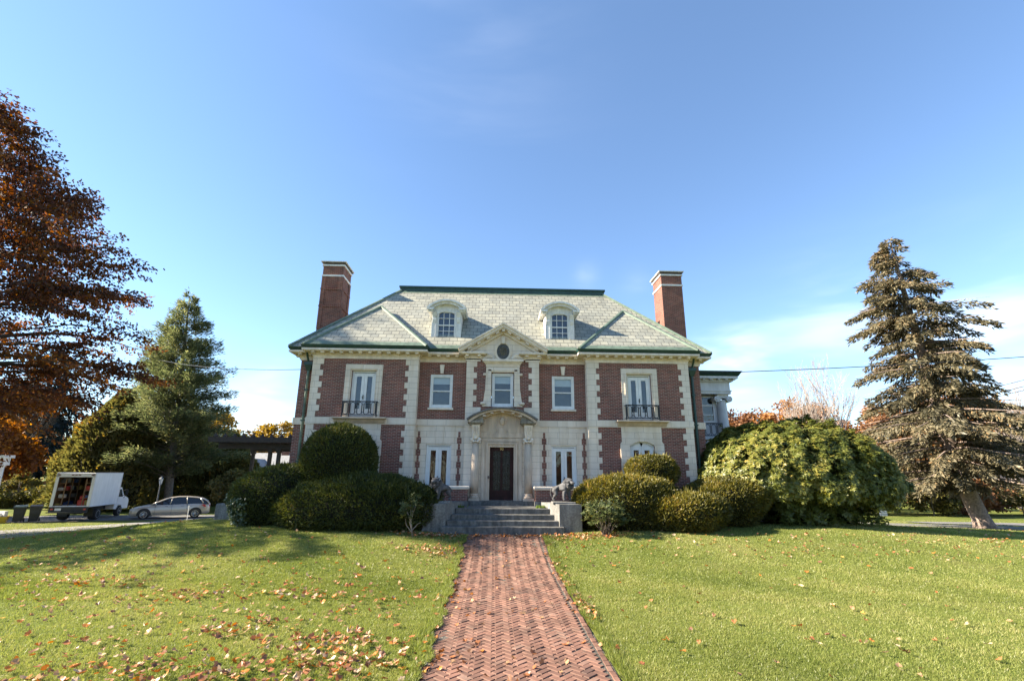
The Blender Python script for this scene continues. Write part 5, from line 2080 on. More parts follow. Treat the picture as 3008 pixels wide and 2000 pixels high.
def mound(name, c, prof, mat, n, label, size=(.10, .035), seed=1, group=None, bump=.05, lk=1.5, skew=(0, 0), ivy=None, base=None):
    """clipped evergreen: prof = [(height, rx, ry), ...] from the ground up"""
    z0 = g1(c[0], c[1]) - .05 if base is None else base
    t = thing(name, (c[0], c[1], z0), label, "hedge" if "hedge" in name else "shrub", group=group)
    pz = np.array([p[0] for p in prof])
    px = np.array([p[1] for p in prof])
    py = np.array([p[2] for p in prof])
    zmax = pz[-1]
    def surf(h, a, shrink=1.0):
        rx, ry = np.interp(h, pz, px), np.interp(h, pz, py)
        k = h / zmax
        P = np.stack([c[0] + skew[0] * k + rx * np.cos(a) * shrink, c[1] + skew[1] * k + ry * np.sin(a) * shrink, z0 + h], -1)
        return P
    m = MB()
    seg = 26
    rings = []
    for h in np.linspace(0.02, zmax * .965, 12):
        a = np.linspace(0, 2 * PI, seg + 1)[:-1]
        rings.append([tuple(p) for p in surf(np.full(seg, h), a, .90)])
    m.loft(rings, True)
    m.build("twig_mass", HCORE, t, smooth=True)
    # area weighted samples over the side surface
    hs = np.linspace(0, zmax, 200)
    rxs, rys = np.interp(hs, pz, px), np.interp(hs, pz, py)
    dl = np.hypot(np.gradient(hs), np.gradient(np.maximum(rxs, rys)))
    wgt = dl * (rxs + rys) + 1e-4
    cdf = np.cumsum(wgt)
    cdf /= cdf[-1]
    h = np.interp(rng.random(n), cdf, hs)
    a = rng.uniform(0, 2 * PI, n)
    P = surf(h, a)
    e = .02
    T1 = surf(h, a + e) - P
    T2 = surf(np.minimum(h + e, zmax), a) - surf(np.maximum(h - e, 0), a)
    T2[:, 2] = np.maximum(T2[:, 2], 1e-4)
    N = unit(np.cross(T1, T2))
    out_ = P - np.array([c[0] + 0, c[1] + 0, z0 + zmax * .35])
    N *= np.sign((N * out_).sum(-1, keepdims=True) + 1e-9)
    lm = lump(P, lk, seed) + .5 * lump(P, lk * 3.2, seed + 2)
    P = P + N * (lm * bump + rng.normal(size=n) * bump * .55 - .02)[:, None]
    D = unit(N * .75 + rnd_dirs(n) * .75 + np.array([0, 0, .35]))
    L = size[0] * rng.uniform(.6, 1.35, n)
    shoot = rng.random(n) < .02
    L = np.where(shoot, L * 2.3, L)
    D = np.where(shoot[:, None], unit(D + N + np.array([0, 0, .5])), D)
    q = kites(P, D, L, size[1] * rng.uniform(.7, 1.3, n), fold=.1)
    tone = .42 + .20 * lump(P, 1.2, seed + 9) + .16 * lump(P, 4.0, seed + 19) + rng.normal(size=n) * .19
    mesh_arrays("foliage", q.reshape(-1, 3), 4, tone, mat, t)
    if ivy is not None:
        k = int(n * .05)
        a2 = rng.uniform(*ivy[:2], k)
        h2 = rng.uniform(0.05, ivy[2], k) * rng.random(k) ** .3
        P = surf(h2, a2, 1.04) + rng.normal(size=(k, 3)) * .05
        D = rnd_dirs(k) * .6 + np.array([0, 0, -.7])
        q = kites(P, D, .10, .085)
        mesh_arrays("ivy", q.reshape(-1, 3), 4, rng.random(k), IVY, t)
    return t

GH = "clipped yews before the house"
mound("clipped_yew_dome", (-6.68, -1.5), [(0, 1.15, .95), (1.0, 1.30, 1.15), (1.9, 1.46, 1.25), (2.55, 1.50, 1.28), (3.05, 1.36, 1.15), (3.45, 1.08, .92), (3.72, .72, .62), (3.88, .32, .28), (3.92, .05, .05)], YEW, 34000,
      "tall dark yew clipped to a beehive, rising above the other dark hedges", seed=3, group=GH, bump=.035)
mound("clipped_hedge", (-9.35, -1.45), [(0, 1.05, 1.0), (.5, 1.45, 1.25), (1.1, 1.85, 1.45), (1.5, 1.9, 1.45), (1.9, 1.6, 1.2), (2.1, 1.1, .85), (2.2, .4, .4), (2.22, .05, .05)], YEW, 26000,
      "dark rounded hedge with pale ivy creeping up its outer skirt", seed=5, group=GH, skew=(.75, .2), ivy=(2.3, 4.4, 1.2))
mound("clipped_hedge", (-5.65, -2.35), [(0, 2.4, 1.0), (.35, 3.1, 1.3), (.75, 3.18, 1.42), (1.15, 3.0, 1.38), (1.5, 2.35, 1.2), (1.75, 1.7, .9), (1.92, 1.0, .5), (1.97, .1, .1)], YEW, 52000,
      "broad low dark hedge mound whose flank meets the shaded lion", seed=7, group=GH, skew=(.25, .3), bump=.07, lk=1.1)
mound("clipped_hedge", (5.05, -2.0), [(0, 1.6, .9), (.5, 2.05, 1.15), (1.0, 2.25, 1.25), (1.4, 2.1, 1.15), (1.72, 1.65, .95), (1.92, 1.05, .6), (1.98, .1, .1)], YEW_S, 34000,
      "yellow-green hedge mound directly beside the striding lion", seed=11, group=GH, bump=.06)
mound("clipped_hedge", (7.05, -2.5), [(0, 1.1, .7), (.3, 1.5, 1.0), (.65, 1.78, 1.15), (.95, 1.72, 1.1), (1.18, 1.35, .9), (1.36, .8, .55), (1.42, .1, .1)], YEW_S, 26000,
      "lower sunlit hedge mound nearest the lawn, below the globe yew", seed=13, group=GH, bump=.06)
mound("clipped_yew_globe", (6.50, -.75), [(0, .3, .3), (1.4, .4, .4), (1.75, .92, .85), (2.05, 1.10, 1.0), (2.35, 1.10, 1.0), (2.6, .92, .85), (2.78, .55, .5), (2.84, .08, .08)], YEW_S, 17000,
      "small globe of sunlit yew standing proud in front of the ground-floor window", seed=17, group=GH, bump=.05)
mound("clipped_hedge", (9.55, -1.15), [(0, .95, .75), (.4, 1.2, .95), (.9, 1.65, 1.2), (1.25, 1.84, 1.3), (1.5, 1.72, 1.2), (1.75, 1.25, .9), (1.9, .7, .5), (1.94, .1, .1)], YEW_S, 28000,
      "bun-shaped sunlit hedge with a narrow foot, next to the rhododendron", seed=19, group=GH, bump=.03)

# rhododendron ------------------------------------------------------------------------
def rosettes(P, N, per, L, Wd, tone, droop=.5):
    n = len(P)
    a0 = rng.uniform(0, 2 * PI, n)
    X = unit(np.cross(N, rnd_dirs(n)))
    Y = np.cross(N, X)
    Q, T = [], []
    for k in range(per):
        a = a0 + 2 * PI * k / per + rng.normal(size=n) * .2
        D = X * np.cos(a)[:, None] + Y * np.sin(a)[:, None] + N * rng.uniform(-.1, .5, n)[:, None]
        D[:, 2] -= droop * rng.uniform(.3, 1.2, n)
        Q.append(kites(P, D, L * rng.uniform(.7, 1.2, n), Wd, U=N + rng.normal(size=(n, 3)) * .2, fold=.08))
        T.append(tone + rng.normal(size=n) * .1)
    return np.concatenate(Q), np.concatenate(T)
RX, RY = 13.2, -.1
rd = thing("rhododendron", (RX + .4, RY, g1(RX, RY)), "huge spreading rhododendron with drooping glossy leaves, domed at the house's sunny corner", "shrub")
n = 19000
th = rng.uniform(0, 2 * PI, n)
el = np.arcsin(rng.uniform(-.5, 1, n))
dirx, diry, dirz = np.cos(el) * np.cos(th), np.cos(el) * np.sin(th), np.sin(el)
dirx = np.sign(dirx) * np.abs(dirx) ** .85
rxp = np.where(dirx < 0, 4.15, 4.6)
rz = np.where(dirz > 0, 2.75, 1.75)
P = np.stack([RX + dirx * rxp, RY + diry * 2.8, 1.95 + dirz * rz], -1)
P[:, 2] -= np.clip(P[:, 0] - 14.0, 0, 9) ** 1.3 * .13
N = unit(np.stack([dirx / rxp, diry / 2.8, dirz / rz], -1) + 1e-6)
lm = lump(P, .9, 42)
lm2 = lump(P, 2.3, 43)
keep = (lm2 > -.5) | (rng.random(n) < .22)
P = P + N * (lm * .30 + lm2 * .26 + np.abs(rng.normal(size=n)) * .10 - .15)[:, None]
keep &= P[:, 2] > np.where(np.abs(P[:, 0] - RX - .8) < 2.6, .30, np.where(P[:, 0] > RX + 2.6, 1.65, .95)) + .25 * lm
P = P[keep]; N = N[keep]
N = unit(N + np.array([0, 0, .45]) + rng.normal(size=N.shape) * .3)
q, tn = rosettes(P, N, 8, .145, .05, .46 + .18 * lump(P, 1.8, 5) + rng.normal(size=len(P)) * .15, .65)
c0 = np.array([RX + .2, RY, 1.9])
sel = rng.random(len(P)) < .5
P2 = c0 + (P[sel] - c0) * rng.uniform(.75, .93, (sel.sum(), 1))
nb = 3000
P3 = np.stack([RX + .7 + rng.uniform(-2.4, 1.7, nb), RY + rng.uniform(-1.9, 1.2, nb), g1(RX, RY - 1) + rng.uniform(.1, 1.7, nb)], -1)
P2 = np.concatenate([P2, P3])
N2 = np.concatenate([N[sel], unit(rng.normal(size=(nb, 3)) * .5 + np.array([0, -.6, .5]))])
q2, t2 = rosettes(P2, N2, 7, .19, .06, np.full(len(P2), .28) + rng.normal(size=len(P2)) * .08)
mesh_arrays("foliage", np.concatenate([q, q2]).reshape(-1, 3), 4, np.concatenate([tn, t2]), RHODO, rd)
m = MB()
rr_ = random.Random(4)
gb = g1(RX, RY)
for k in range(44):
    a = rr_.uniform(0, 2 * PI)
    b0 = Vector((RX + .5 + rr_.uniform(-1.2, 1.4), RY + rr_.uniform(-1.0, .8), gb - .2))
    tip = Vector((RX + .3 + math.cos(a) * rr_.uniform(1.5, 4.0), RY + math.sin(a) * rr_.uniform(1, 2.4), rr_.uniform(1.2, 3.6)))
    mid = b0.lerp(tip, .5) + Vector((rr_.uniform(-.3, .3), rr_.uniform(-.3, .3), -.2))
    m.tube([b0, mid, tip], [.07, .05, .02], 6)
m.build("stems", plain('dark_stems', (.03, .024, .018), .95, .3), rd)
m = MB()
rings = []
for h, k in ((1.0, .45), (1.5, .66), (2.2, .68), (2.9, .52), (3.6, .25)):
    rings.append([(RX + .35 + math.cos(a) * 3.9 * k + .25 * k * math.cos(3 * a + h), RY + math.sin(a) * 2.4 * k, h + .1 * math.sin(5 * a)) for a in np.linspace(0, 2 * PI, 25)[:-1]])
m.loft(rings, True)
m.build("inner_twigs", HCORE, rd, smooth=True)

STRAG = leaf_mat("shaded_shrub_leaf", ((0, (.022, .036, .012)), (.5, (.065, .085, .026)), (1, (.16, .15, .05))), .25, .03)  # dark green with the shade put into the leaf colour
# small shrubs by the steps --------------------------------------------------------------
def small_shrub(c, w, h, n, label, seed, leggy=True):
    z0 = g1(*c)
    t = thing("small_shrub", (c[0], c[1], z0), label, "shrub", group="straggly shrubs by the steps")
    r_ = random.Random(seed)
    m = MB()
    tips = []
    for k in range(9 if leggy else 22):
        a = r_.uniform(0, 2 * PI)
        if leggy:
            tip = Vector((c[0] + math.cos(a) * w * r_.uniform(.2, 1), c[1] + math.sin(a) * w * .6, z0 + h * r_.uniform(.62, 1)))
            f = Vector((c[0] - .06 + r_.uniform(-.03, .03), c[1], z0 + h * .42))
            m.tube([(c[0] + .06, c[1], z0 - .05), (c[0], c[1], z0 + h * .2), f, tip], [.03, .025, .02, .008], 5)
        else:
            tip = Vector((c[0] + math.cos(a) * w * r_.uniform(.3, 1), c[1] + math.sin(a) * w * .6, z0 + h * r_.uniform(.35, 1)))
            m.tube([(c[0] + r_.uniform(-.15, .15), c[1], z0 - .05), (c[0] + (tip.x - c[0]) * .45, (tip.y + c[1]) / 2, z0 + (tip.z - z0) * .4), tip], [.018, .014, .005], 5)
        tips.append(tip)
    if leggy:
        m.tube([(c[0] + .03, c[1], z0 + .15), (c[0] - .2, c[1], z0 + .4), (c[0] - .25, c[1], z0 + .62)], [.018, .012, .006], 5)
        m.tube([(c[0] + .0, c[1], z0 + .22), (c[0] + .2, c[1], z0 + .45), (c[0] + .32, c[1], z0 + .5)], [.016, .012, .005], 5)
    m.build("stems", BARK_P if leggy else BARK_D, t)
    tp = np.array([tuple(p) for p in tips])
    P = tp[rng.integers(0, len(tp), n)] + rng.normal(size=(n, 3)) * np.array([w * .26, w * .2, h * .09])
    q, tn = rosettes(P, unit(rng.normal(size=(n, 3)) * .4 + np.array([0, -.2, 1])), 6, .13, .042, .5 + rng.normal(size=n) * .18)
    mesh_arrays("foliage", q.reshape(-1, 3), 4, tn, STRAG, t)
small_shrub((-3.22, -3.75), .40, 1.22, 110, "leggy sapling-like shrub with a forked pale stem, in front of the shaded granite plinth", 3)
small_shrub((3.75, -3.55), .78, 1.15, 380, "loose straggly shrub with leathery leaves, in front of the sunlit granite plinth", 6, False)

# weeds on the terrace
for (x, y, lab) in ((-1.75, -1.75, "tuft of bright weeds on the terrace next to the shaded lion"), (1.62, -1.75, "tuft of bright weeds on the terrace next to the brick parapet's sunlit end")):
    n = 160
    P = np.stack([x + rng.normal(size=n) * .14, y + rng.normal(size=n) * .07, np.full(n, .835)], -1)
    D = rng.normal(size=(n, 3)) * .5 + np.array([0, 0, 1])
    q = kites(P, D, rng.uniform(.05, .16, n), .03)
    tag(mesh_arrays("weed_tuft", q.reshape(-1, 3), 4, rng.uniform(.5, 1, n), leaf_mat("weed_leaf", ((0, (.05, .09, .015)), (1, (.16, .22, .04))), .3, .02)), lab, "weeds", "weed tufts on the terrace")

# trees -----------------------------------------------------------------------------------
def conifer(name, base, top, Rfun, levels, per, up, droop, mat, bark, label, r0, card, dens, seed, hang=.35, start=.1, lean=None, group=None, jag=.25, tones=(.5, .18), dead=0, cat="tree"):
    """trunk with whorls of limbs; every limb carries sprays of needle cards"""
    r_ = np.random.default_rng(seed)
    base = np.array(base, float)
    top = np.array(top, float)
    t = thing(name, tuple(base), label, cat, group=group)
    H = top[2] - base[2]
    def axis(u):
        p = base + (top - base) * u
        if lean is not None:
            p[:2] += np.array(lean[:2]) * ((1 - u) ** 6)
        return p
    m = MB()
    us = np.r_[np.linspace(0, .12, 5), np.linspace(.18, .975, 9)]
    m.tube([axis(u) - np.array([0, 0, .3 if u == 0 else 0]) for u in us], [r0 * (1.35 if u == 0 else 1) * (1 - u) ** .8 + .02 for u in us], 10)
    Q, T = [], []
    for li in range(levels):
        u = start + (1 - start) * (li + r_.uniform(-.3, .3)) / levels
        u = min(max(u, start), .995)
        R0 = Rfun(u)
        c = axis(u)
        for j in range(per if u < .8 else max(3, per - 2)):
            a = r_.uniform(0, 2 * PI)
            R = R0 * (1 + jag * r_.normal()) 
            if R < .15: R = .15
            dr = np.array([math.cos(a), math.sin(a), 0])
            ns = max(4, int(R * 2.0))
            s = np.linspace(0, 1, ns)
            dz = R * (up * s - droop * s ** 2 + (.10 * s ** 4 if droop > 0 else 0))
            pts = c + dr * (R * s)[:, None] + np.stack([np.zeros(ns), np.zeros(ns), dz], -1)
            m.tube(pts[:: max(1, ns // 4)] if ns > 5 else pts, list(np.linspace(max(.012, r0 * .22 * (1 - u) + .015), .008, len(pts[:: max(1, ns // 4)] if ns > 5 else pts))), 4)
            if dead and u < dead and r_.random() < .5:
                continue
            k = max(6, int(R * dens * (.6 + .4 * r_.random())))
            ss = r_.uniform(.12, 1, k) ** .75
            side = np.cross(dr, [0, 0, 1])
            lat = r_.uniform(-1, 1, k) * (.12 + .30 * R * (1.05 - ss) * .9) * .75
            pz = R * (up * ss - droop * ss ** 2)
            P = c + dr * (R * ss)[:, None] + side * lat[:, None]
            P[:, 2] += pz - np.abs(lat) * .25 * (hang > 0) - hang * r_.random(k) ** 2 * .6 + (0 if hang > 0 else r_.normal(size=k) * .22)
            D = dr * r_.uniform(.2, 1, k)[:, None] + side * (np.sign(lat) * r_.uniform(.1, .9, k))[:, None]
            D[:, 2] += r_.normal(size=k) * .25 - hang * r_.uniform(.2, 1.3, k)
            L = card[0] * r_.uniform(.6, 1.3, k)
            Q.append(kites(P, D, L, card[1] * r_.uniform(.7, 1.3, k), U=np.array([0, 0, 1]) + r_.normal(size=(k, 3)) * .6, fold=.05))
            T.append(np.clip(tones[0] + tones[1] * r_.normal(size=k) + .12 * r_.normal(), 0, 1))
    m.build("trunk", bark, t, smooth=True)
    mesh_arrays("crown", np.concatenate(Q).reshape(-1, 3), 4, np.concatenate(T), mat, t)
    return t

def rs(u):       # ragged spruce silhouette: (height share -> reach)
    return float(np.interp(u, [0, .1, .18, .30, .42, .55, .63, .72, .80, .86, .92, .97, 1], [2.4, 3.5, 4.5, 4.5, 3.8, 3.3, 3.1, 3.4, 2.2, 2.3, 1.4, .75, .3]))
conifer("blue_spruce", (31.6, 11.3, g1(31.6, 11.3)), (30.3, 11.3, 20.4), rs, 46, 7, .12, .32, SPRUCE, BARK_S, "tall ragged spruce with a leaning bare lower trunk, standing by the road", .52,
        (.34, .10), 92, 21, hang=.6, start=.13, lean=(1.05, -.1), jag=.26, tones=(.48, .2), dead=.05)
conifer("white_pine", (-31.2, 27.5, g1(-31.2, 27.5)), (-32.9, 27.5, 20.2), lambda u: float(np.interp(u, [0, .15, .3, .5, .7, .85, .95, 1], [3.6, 4.5, 4.6, 3.8, 2.7, 1.6, .7, .2])), 46, 8, .46, .22, PINE, BARK,
        "tall loose-branched pine with a long bare grey trunk rising behind the estate car", .36, (.40, .085), 74, 23, hang=-.25, start=.13, jag=.17, tones=(.5, .22))
conifer("white_pine", (-40.0, 38, -1.4), (-41.6, 38, 18.5), lambda u: float(np.interp(u, [0, .15, .4, .7, .9, 1], [4.2, 5.0, 4.2, 2.9, 1.4, .3])), 26, 7, .42, .18, PINE, BARK, "shorter pine filling the gap between the tall pine and the broad cedar", .3, (.42, .1), 80, 25, hang=-.2, start=.1, jag=.2, tones=(.42, .2))
conifer("norway_spruce", (-58, 44, -1.5), (-60.5, 44, 19.4), lambda u: float(np.interp(u, [0, .1, .5, .8, 1], [7.2, 7.4, 5.0, 2.4, .4])), 26, 8, .18, .42, NORW, BARK_D, "near-black drooping spruce seen through the gap under the copper beech", .4, (.75, .16), 26, 27, hang=1.1, start=.06, jag=.12)
def cedar(base, h, R, seed, label, n=26000, mat=CEDAR):
    r_ = np.random.default_rng(seed)
    t = thing("arborvitae", base, label, "tree", group="dense evergreens behind the driveway")
    k = n
    u = r_.random(k) ** .8
    a = r_.uniform(0, 2 * PI, k)
    rr = R * np.interp(u, [0, .1, .35, .6, .85, 1], [.85, 1, .95, .7, .34, .04])
    base_ = np.array(base)
    P0 = np.stack([rr * np.cos(a), rr * np.sin(a), u * h], -1)
    lm = lump(P0, 1.1, seed) * .55 + lump(P0, 2.4, seed + 1) * .3
    P = P0 * np.stack([1 + lm * .22 - .2 * r_.random(k) ** 2, 1 + lm * .22 - .2 * r_.random(k) ** 2, np.ones(k)], -1) + base_
    D = np.stack([np.cos(a), np.sin(a), np.zeros(k)], -1) * .6 + r_.normal(size=(k, 3)) * .45 + np.array([0, 0, .7])
    q = kites(P, D, .42 * r_.uniform(.6, 1.3, k), .17)
    mesh_arrays("crown", q.reshape(-1, 3), 4, .5 + .25 * lm + r_.normal(size=k) * .16, mat, t)
    m = MB()
    m.tube([tuple(base_ + np.array([0, 0, -.2])), tuple(base_ + np.array([0, 0, h * .9]))], [.3, .03], 8)
    m.build("trunk", BARK_D, t)
    m = MB()
    m.lathe([(R * .55, .4), (R * .62, h * .2), (R * .5, h * .5), (R * .2, h * .8), (.02, h * .92)], base, 14)
    m.build("inner_twigs", HCORE, t)
cedar((-36.4, 26.5, -1.4), 11.0, 4.3, 31, "broad dense cedar directly behind the box truck's cab")
cedar((-34.8, 34.5, -1.4), 10.5, 3.5, 33, "lower cedar between the lamp post and the pine trunk")
cedar((-31.0, 37.0, -1.4), 7.6, 3.6, 35, "dark cedar closing the view over the estate car's tail")
cedar((-48.5, 43, -1.4), 8.2, 3.6, 37, "low dark cedar beyond the truck's open rear")

def leafy(name, base, h, crown, mat, bark, label, n, leaf, seed, r0=.3, clumps=70, group=None, flat=.55, spread=1.0, cat="tree", limbs=26, trunk_h=.3, hollow=.35, tone=.5, sway=(0, 0)):
    """broad-leaved tree. crown=(rx, ry, z_low, z_high)"""
    r_ = np.random.default_rng(seed)
    t = thing(name, base, label, cat, group=group)
    b = np.array(base, float)
    rx, ry, zl, zh = crown
    zc, rz = (zl + zh) / 2, (zh - zl) / 2
    d = unit(r_.normal(size=(clumps, 3)))
    rad = r_.uniform(hollow, 1, clumps) ** .5
    C = d * rad[:, None] * np.array([rx, ry, rz])
    C[:, :2] *= (1 - .35 * np.clip(C[:, 2:3] / rz, -.2, 1))
    C = C + b + np.array([sway[0], sway[1], zc])
    cr = np.array([rx, ry, rz]).mean() * r_.uniform(.16, .34, clumps)
    idx = r_.integers(0, clumps, n)
    off = unit(r_.normal(size=(n, 3))) * (r_.random((n, 1)) ** .45) * cr[idx][:, None] * np.array([1.15, 1.15, flat])
    P = C[idx] + off
    D = r_.normal(size=(n, 3)) + np.array([0, 0, -.35])
    q = kites(P, D, leaf[0] * r_.uniform(.6, 1.3, n), leaf[1] * r_.uniform(.7, 1.3, n))
    tn = tone + .13 * r_.normal(size=clumps)[idx] + .18 * r_.normal(size=n)
    mesh_arrays("crown", q.reshape(-1, 3), 4, tn, mat, t)
    m = MB()
    fork = b + np.array([sway[0] * .3, sway[1] * .3, h * trunk_h])
    m.tube([b + np.array([0, 0, -.3]), b + np.array([0, 0, h * trunk_h * .5]), fork, b + np.array([sway[0], sway[1], h * .78])], [r0 * 1.25, r0, r0 * .85, r0 * .15], 9)
    for k in r_.permutation(clumps)[:limbs]:
        s = r_.uniform(.0, .6)
        p0 = fork + (b + np.array([sway[0], sway[1], h * .78]) - fork) * s
        p1 = C[k]
        mid = (p0 + p1) / 2 + np.array([0, 0, .12 * np.linalg.norm(p1 - p0)])
        m.tube([p0, mid, p1], [r0 * .32, r0 * .18, .015], 5)
    m.build("trunk", bark, t, smooth=True)
    return t

# the copper beech on the left: layered, drooping sprays
def beech():
    bx, by = -30.6, 2.6
    t = thing("copper_beech", (bx, by, g1(bx, by)), "great copper beech reaching in over the driveway with layered dark red and orange sprays", "tree")
    r_ = np.random.default_rng(77)
    m = MB()
    z0 = g1(bx, by)
    m.tube([(bx, by, z0 - .4), (bx, by, z0 + 2), (bx + .3, by, z0 + 9), (bx + .1, by, z0 + 18), (bx, by, z0 + 24)], [.85, .7, .55, .3, .05], 12)
    Q, T = [], []
    for k in range(350):
        u = r_.random()
        zz = 2.6 + 20.6 * u ** .9
        R = float(np.interp(zz, [2, 5, 6.5, 8.5, 11, 14, 17, 20, 22.3, 23.4], [4.0, 5.0, 7.5, 11.2, 11.3, 8.6, 6.0, 3.3, 1.2, .4])) * r_.uniform(.72, 1.03)
        a = r_.uniform(0, 2 * PI)
        dr = np.array([math.cos(a), math.sin(a), 0])
        side = np.array([-dr[1], dr[0], 0])
        rise = .30 if zz < 10 else .42
        droop = .40 if zz < 12 else .22
        zb = max(2.2, zz - R * rise * .7)
        s = np.linspace(0, 1, 7)
        wig = np.cumsum(r_.normal(size=7) * .25)
        pts = np.array([bx, by, zb]) + dr * (R * s)[:, None] + side * wig[:, None] + np.stack([0 * s, 0 * s, R * (rise * s * 1.55 - droop * s ** 2.2)], -1)
        m.tube(pts, list(np.linspace((.07 if k % 9 else .17) * (R / 12) + .012, .010, 7)), 5)
        bt = .12 * r_.normal()
        for w_ in range(int(R * 1.35) + 2):
            s0 = r_.uniform(.26, 1) ** .7
            p0 = np.array([np.interp(s0 * 6, np.arange(7), pts[:, c]) for c in range(3)])
            d0 = dr * r_.uniform(.35, 1) + side * r_.uniform(-1, 1) + np.array([0, 0, r_.uniform(-.4, .65)])
            d0 /= np.linalg.norm(d0)
            ln = r_.uniform(.9, 2.3) * (1.25 - .5 * s0)
            tt = np.linspace(0, 1, 4)
            tw = p0 + d0 * (ln * tt)[:, None] + np.stack([0 * tt, 0 * tt, -.30 * ln * tt ** 2], -1)
            m.tube(tw, [.014, .011, .008, .004], 3)
            n = int(26 * ln)
            f = r_.uniform(.08, 1.06, n)
            P = p0 + d0 * (ln * f)[:, None]
            P[:, 2] -= .30 * ln * f ** 2
            sp = .10 + .16 * np.sin(np.clip(f, 0, 1) * PI)
            P += r_.normal(size=(n, 3)) * sp[:, None] * np.array([1, 1, .45])
            D = d0 * .6 + r_.normal(size=(n, 3)) * .5
            D[:, 2] -= .5
            Q.append(kites(P, D, .20 * r_.uniform(.6, 1.3, n), .13 * r_.uniform(.7, 1.3, n), U=np.array([0, 0, 1]) + r_.normal(size=(n, 3)) * 1.0))
            T.append(.31 + bt + .10 * r_.normal() + .15 * r_.normal(size=n) + .30 * np.clip((8 - P[:, 2]) / 8, 0, 1))  # lower leaves pushed towards orange: backlight put into the tone
    m.build("trunk", BARK_D, t, smooth=True)
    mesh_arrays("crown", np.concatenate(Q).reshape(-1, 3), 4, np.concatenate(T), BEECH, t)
beech()

# bare trees --------------------------------------------------------------------------------
def bare_tree(base, h, spread, seed, label, r0=.22, bark=BARK_P, levels=5, fork=.28, group="leafless trees"):
    r_ = random.Random(seed)
    t = thing("bare_tree", base, label, "tree", group=group)
    mt, mc = MB(), MB()
    def grow(p, d, L, r, lv):
        q = p + d * L
        mid = p + d * L * .5 + Vector((r_.gauss(0, 1), r_.gauss(0, 1), r_.gauss(0, .5))) * L * .04
        (mt if lv >= levels - 1 else mc).tube([p, mid, q], [r, r * .85, r * .68], 6 if lv > 2 else 3)
        if lv == 0:
            return
        n = 4 if lv >= levels - 1 else r_.choice((2, 3, 3))
        for k in range(n):
            e = (d + Vector((r_.gauss(0, 1), r_.gauss(0, 1), r_.gauss(0, .5))).normalized() * spread * r_.uniform(.6, 1.2) + Vector((0, 0, .28))).normalized()
            grow(p + d * L * r_.uniform(.45, 1.0) if k else q, e, L * r_.uniform(.60, .84), max(.014, r * .56), lv - 1)
    grow(Vector(base) - Vector((0, 0, .3)), Vector((r_.uniform(-.06, .06), 0, 1)).normalized(), h * fork, r0, levels)
    mt.build("trunk", bark, t)
    mc.build("branches", bark, t)
bare_tree((48.0, 45, -1.5), 24, .50, 5, "large leafless tree with a fine twig fan, standing clear above the orange wood", .30, levels=6, fork=.27)
bare_tree((42.6, 46, -1.5), 21, .42, 12, "thinner leafless tree just above the rhododendron's top", .22, levels=5, fork=.30)
bare_tree((64, 38, -1.5), 17, .5, 9, "leafless tree spreading grey twigs beyond the spruce's far side", .28, levels=6)
bare_tree((-55, 36, -1.5), 14, .4, 15, "dark leafless tree between the near-black spruce and the broad cedar", .2, BARK_D, levels=5)
bare_tree((-30, 64, -1.5), 13, .45, 19, "sparse leafless tree above the white cottage's roof", .2, BARK_D, levels=5)

# autumn trees --------------------------------------------------------------------------------
GA = "autumn trees beyond the grounds"
RIGHT = [(60, 50, 13.5, 5.5, RUSSET, "russet oak directly behind the spruce's middle boughs"), (84, 48, 14.0, 6.5, RUSSET, "russet oak overhanging the far cottage's roof"), (50, 62, 16.2, 6.1, ORANGE, "rust-orange tree behind the large leafless tree"), (58, 66, 15.6, 6.6, RUSSET, "russet oak filling in behind the spruce's outer boughs"), (66, 60, 15.0, 6.1, ORANGE, "orange tree showing between the spruce's lower boughs"),
         (74, 56, 15.6, 6.6, ORANGE, "bright orange tree beyond the spruce's shaded side"), (82, 62, 18.6, 7.7, RUSSET, "tall russet oak beyond the far cottage"), (43, 66, 15.0, 6.6, RUSSET, "russet oak low behind the rhododendron's crest"),
         (36, 70, 14.4, 6.6, ORANGE, "orange tree just clearing the rhododendron near the side porch"), (66, 78, 18.0, 7.7, ORANGE, "far orange tree topping the wood"), (52, 78, 17.0, 7.7, RUSSET, "far russet oak topping the wood"), (92, 72, 21.0, 8.8, ORANGE, "largest orange tree near the wires")]
for i, (x, y, h, r, mt, lab) in enumerate(RIGHT):
    leafy("autumn_tree", (x, y, -1.5), h, (r, r, h * .18, h), mt, BARK_P, lab, 9500, (.55, .36), 100 + i, .22, 46, GA, .8)
LEFT = [(-38, 66, 12.5, 6, GOLDL, "golden tree above the white cottage's far gable"), (-31, 70, 9.5, 5, ORANGE, "orange tree rising between pergola and cottage"), (-47, 62, 13, 6, GOLDL, "golden tree glowing between the cedars"), (-58, 64, 12, 6, GOLDL, "golden tree low behind the box truck"),
        (-70, 52, 14, 7, RUSSET, "russet tree behind the near-black spruce"), (-24, 64, 10.5, 5, GOLDL, "golden tree against the mansion's shaded wall"), (-52, 46, 7, 4, ORANGE, "small orange tree under the beech's boughs")]
for i, (x, y, h, r, mt, lab) in enumerate(LEFT):
    leafy("autumn_tree", (x, y, -1.5), h, (r, r, h * .15, h), mt, BARK_D, lab, 6500, (.55, .36), 140 + i, .22, 46, GA, .8)
leafy("maple", (-41.2, 17.5, -1.35), 8.0, (4.2, 4.0, 1.4, 8.2), leaf_mat("backlit_orange_leaf", ((0, (.10, .035, .012)), (.5, (.24, .085, .018)), (1, (.42, .19, .035))), .42, .02), BARK_D, "fiery orange maple at the driveway's outer edge behind the wheeled bins", 15000, (.30, .20), 171, .2, 60, None, .7)  # added tree standing for the beech's backlit lower foliage

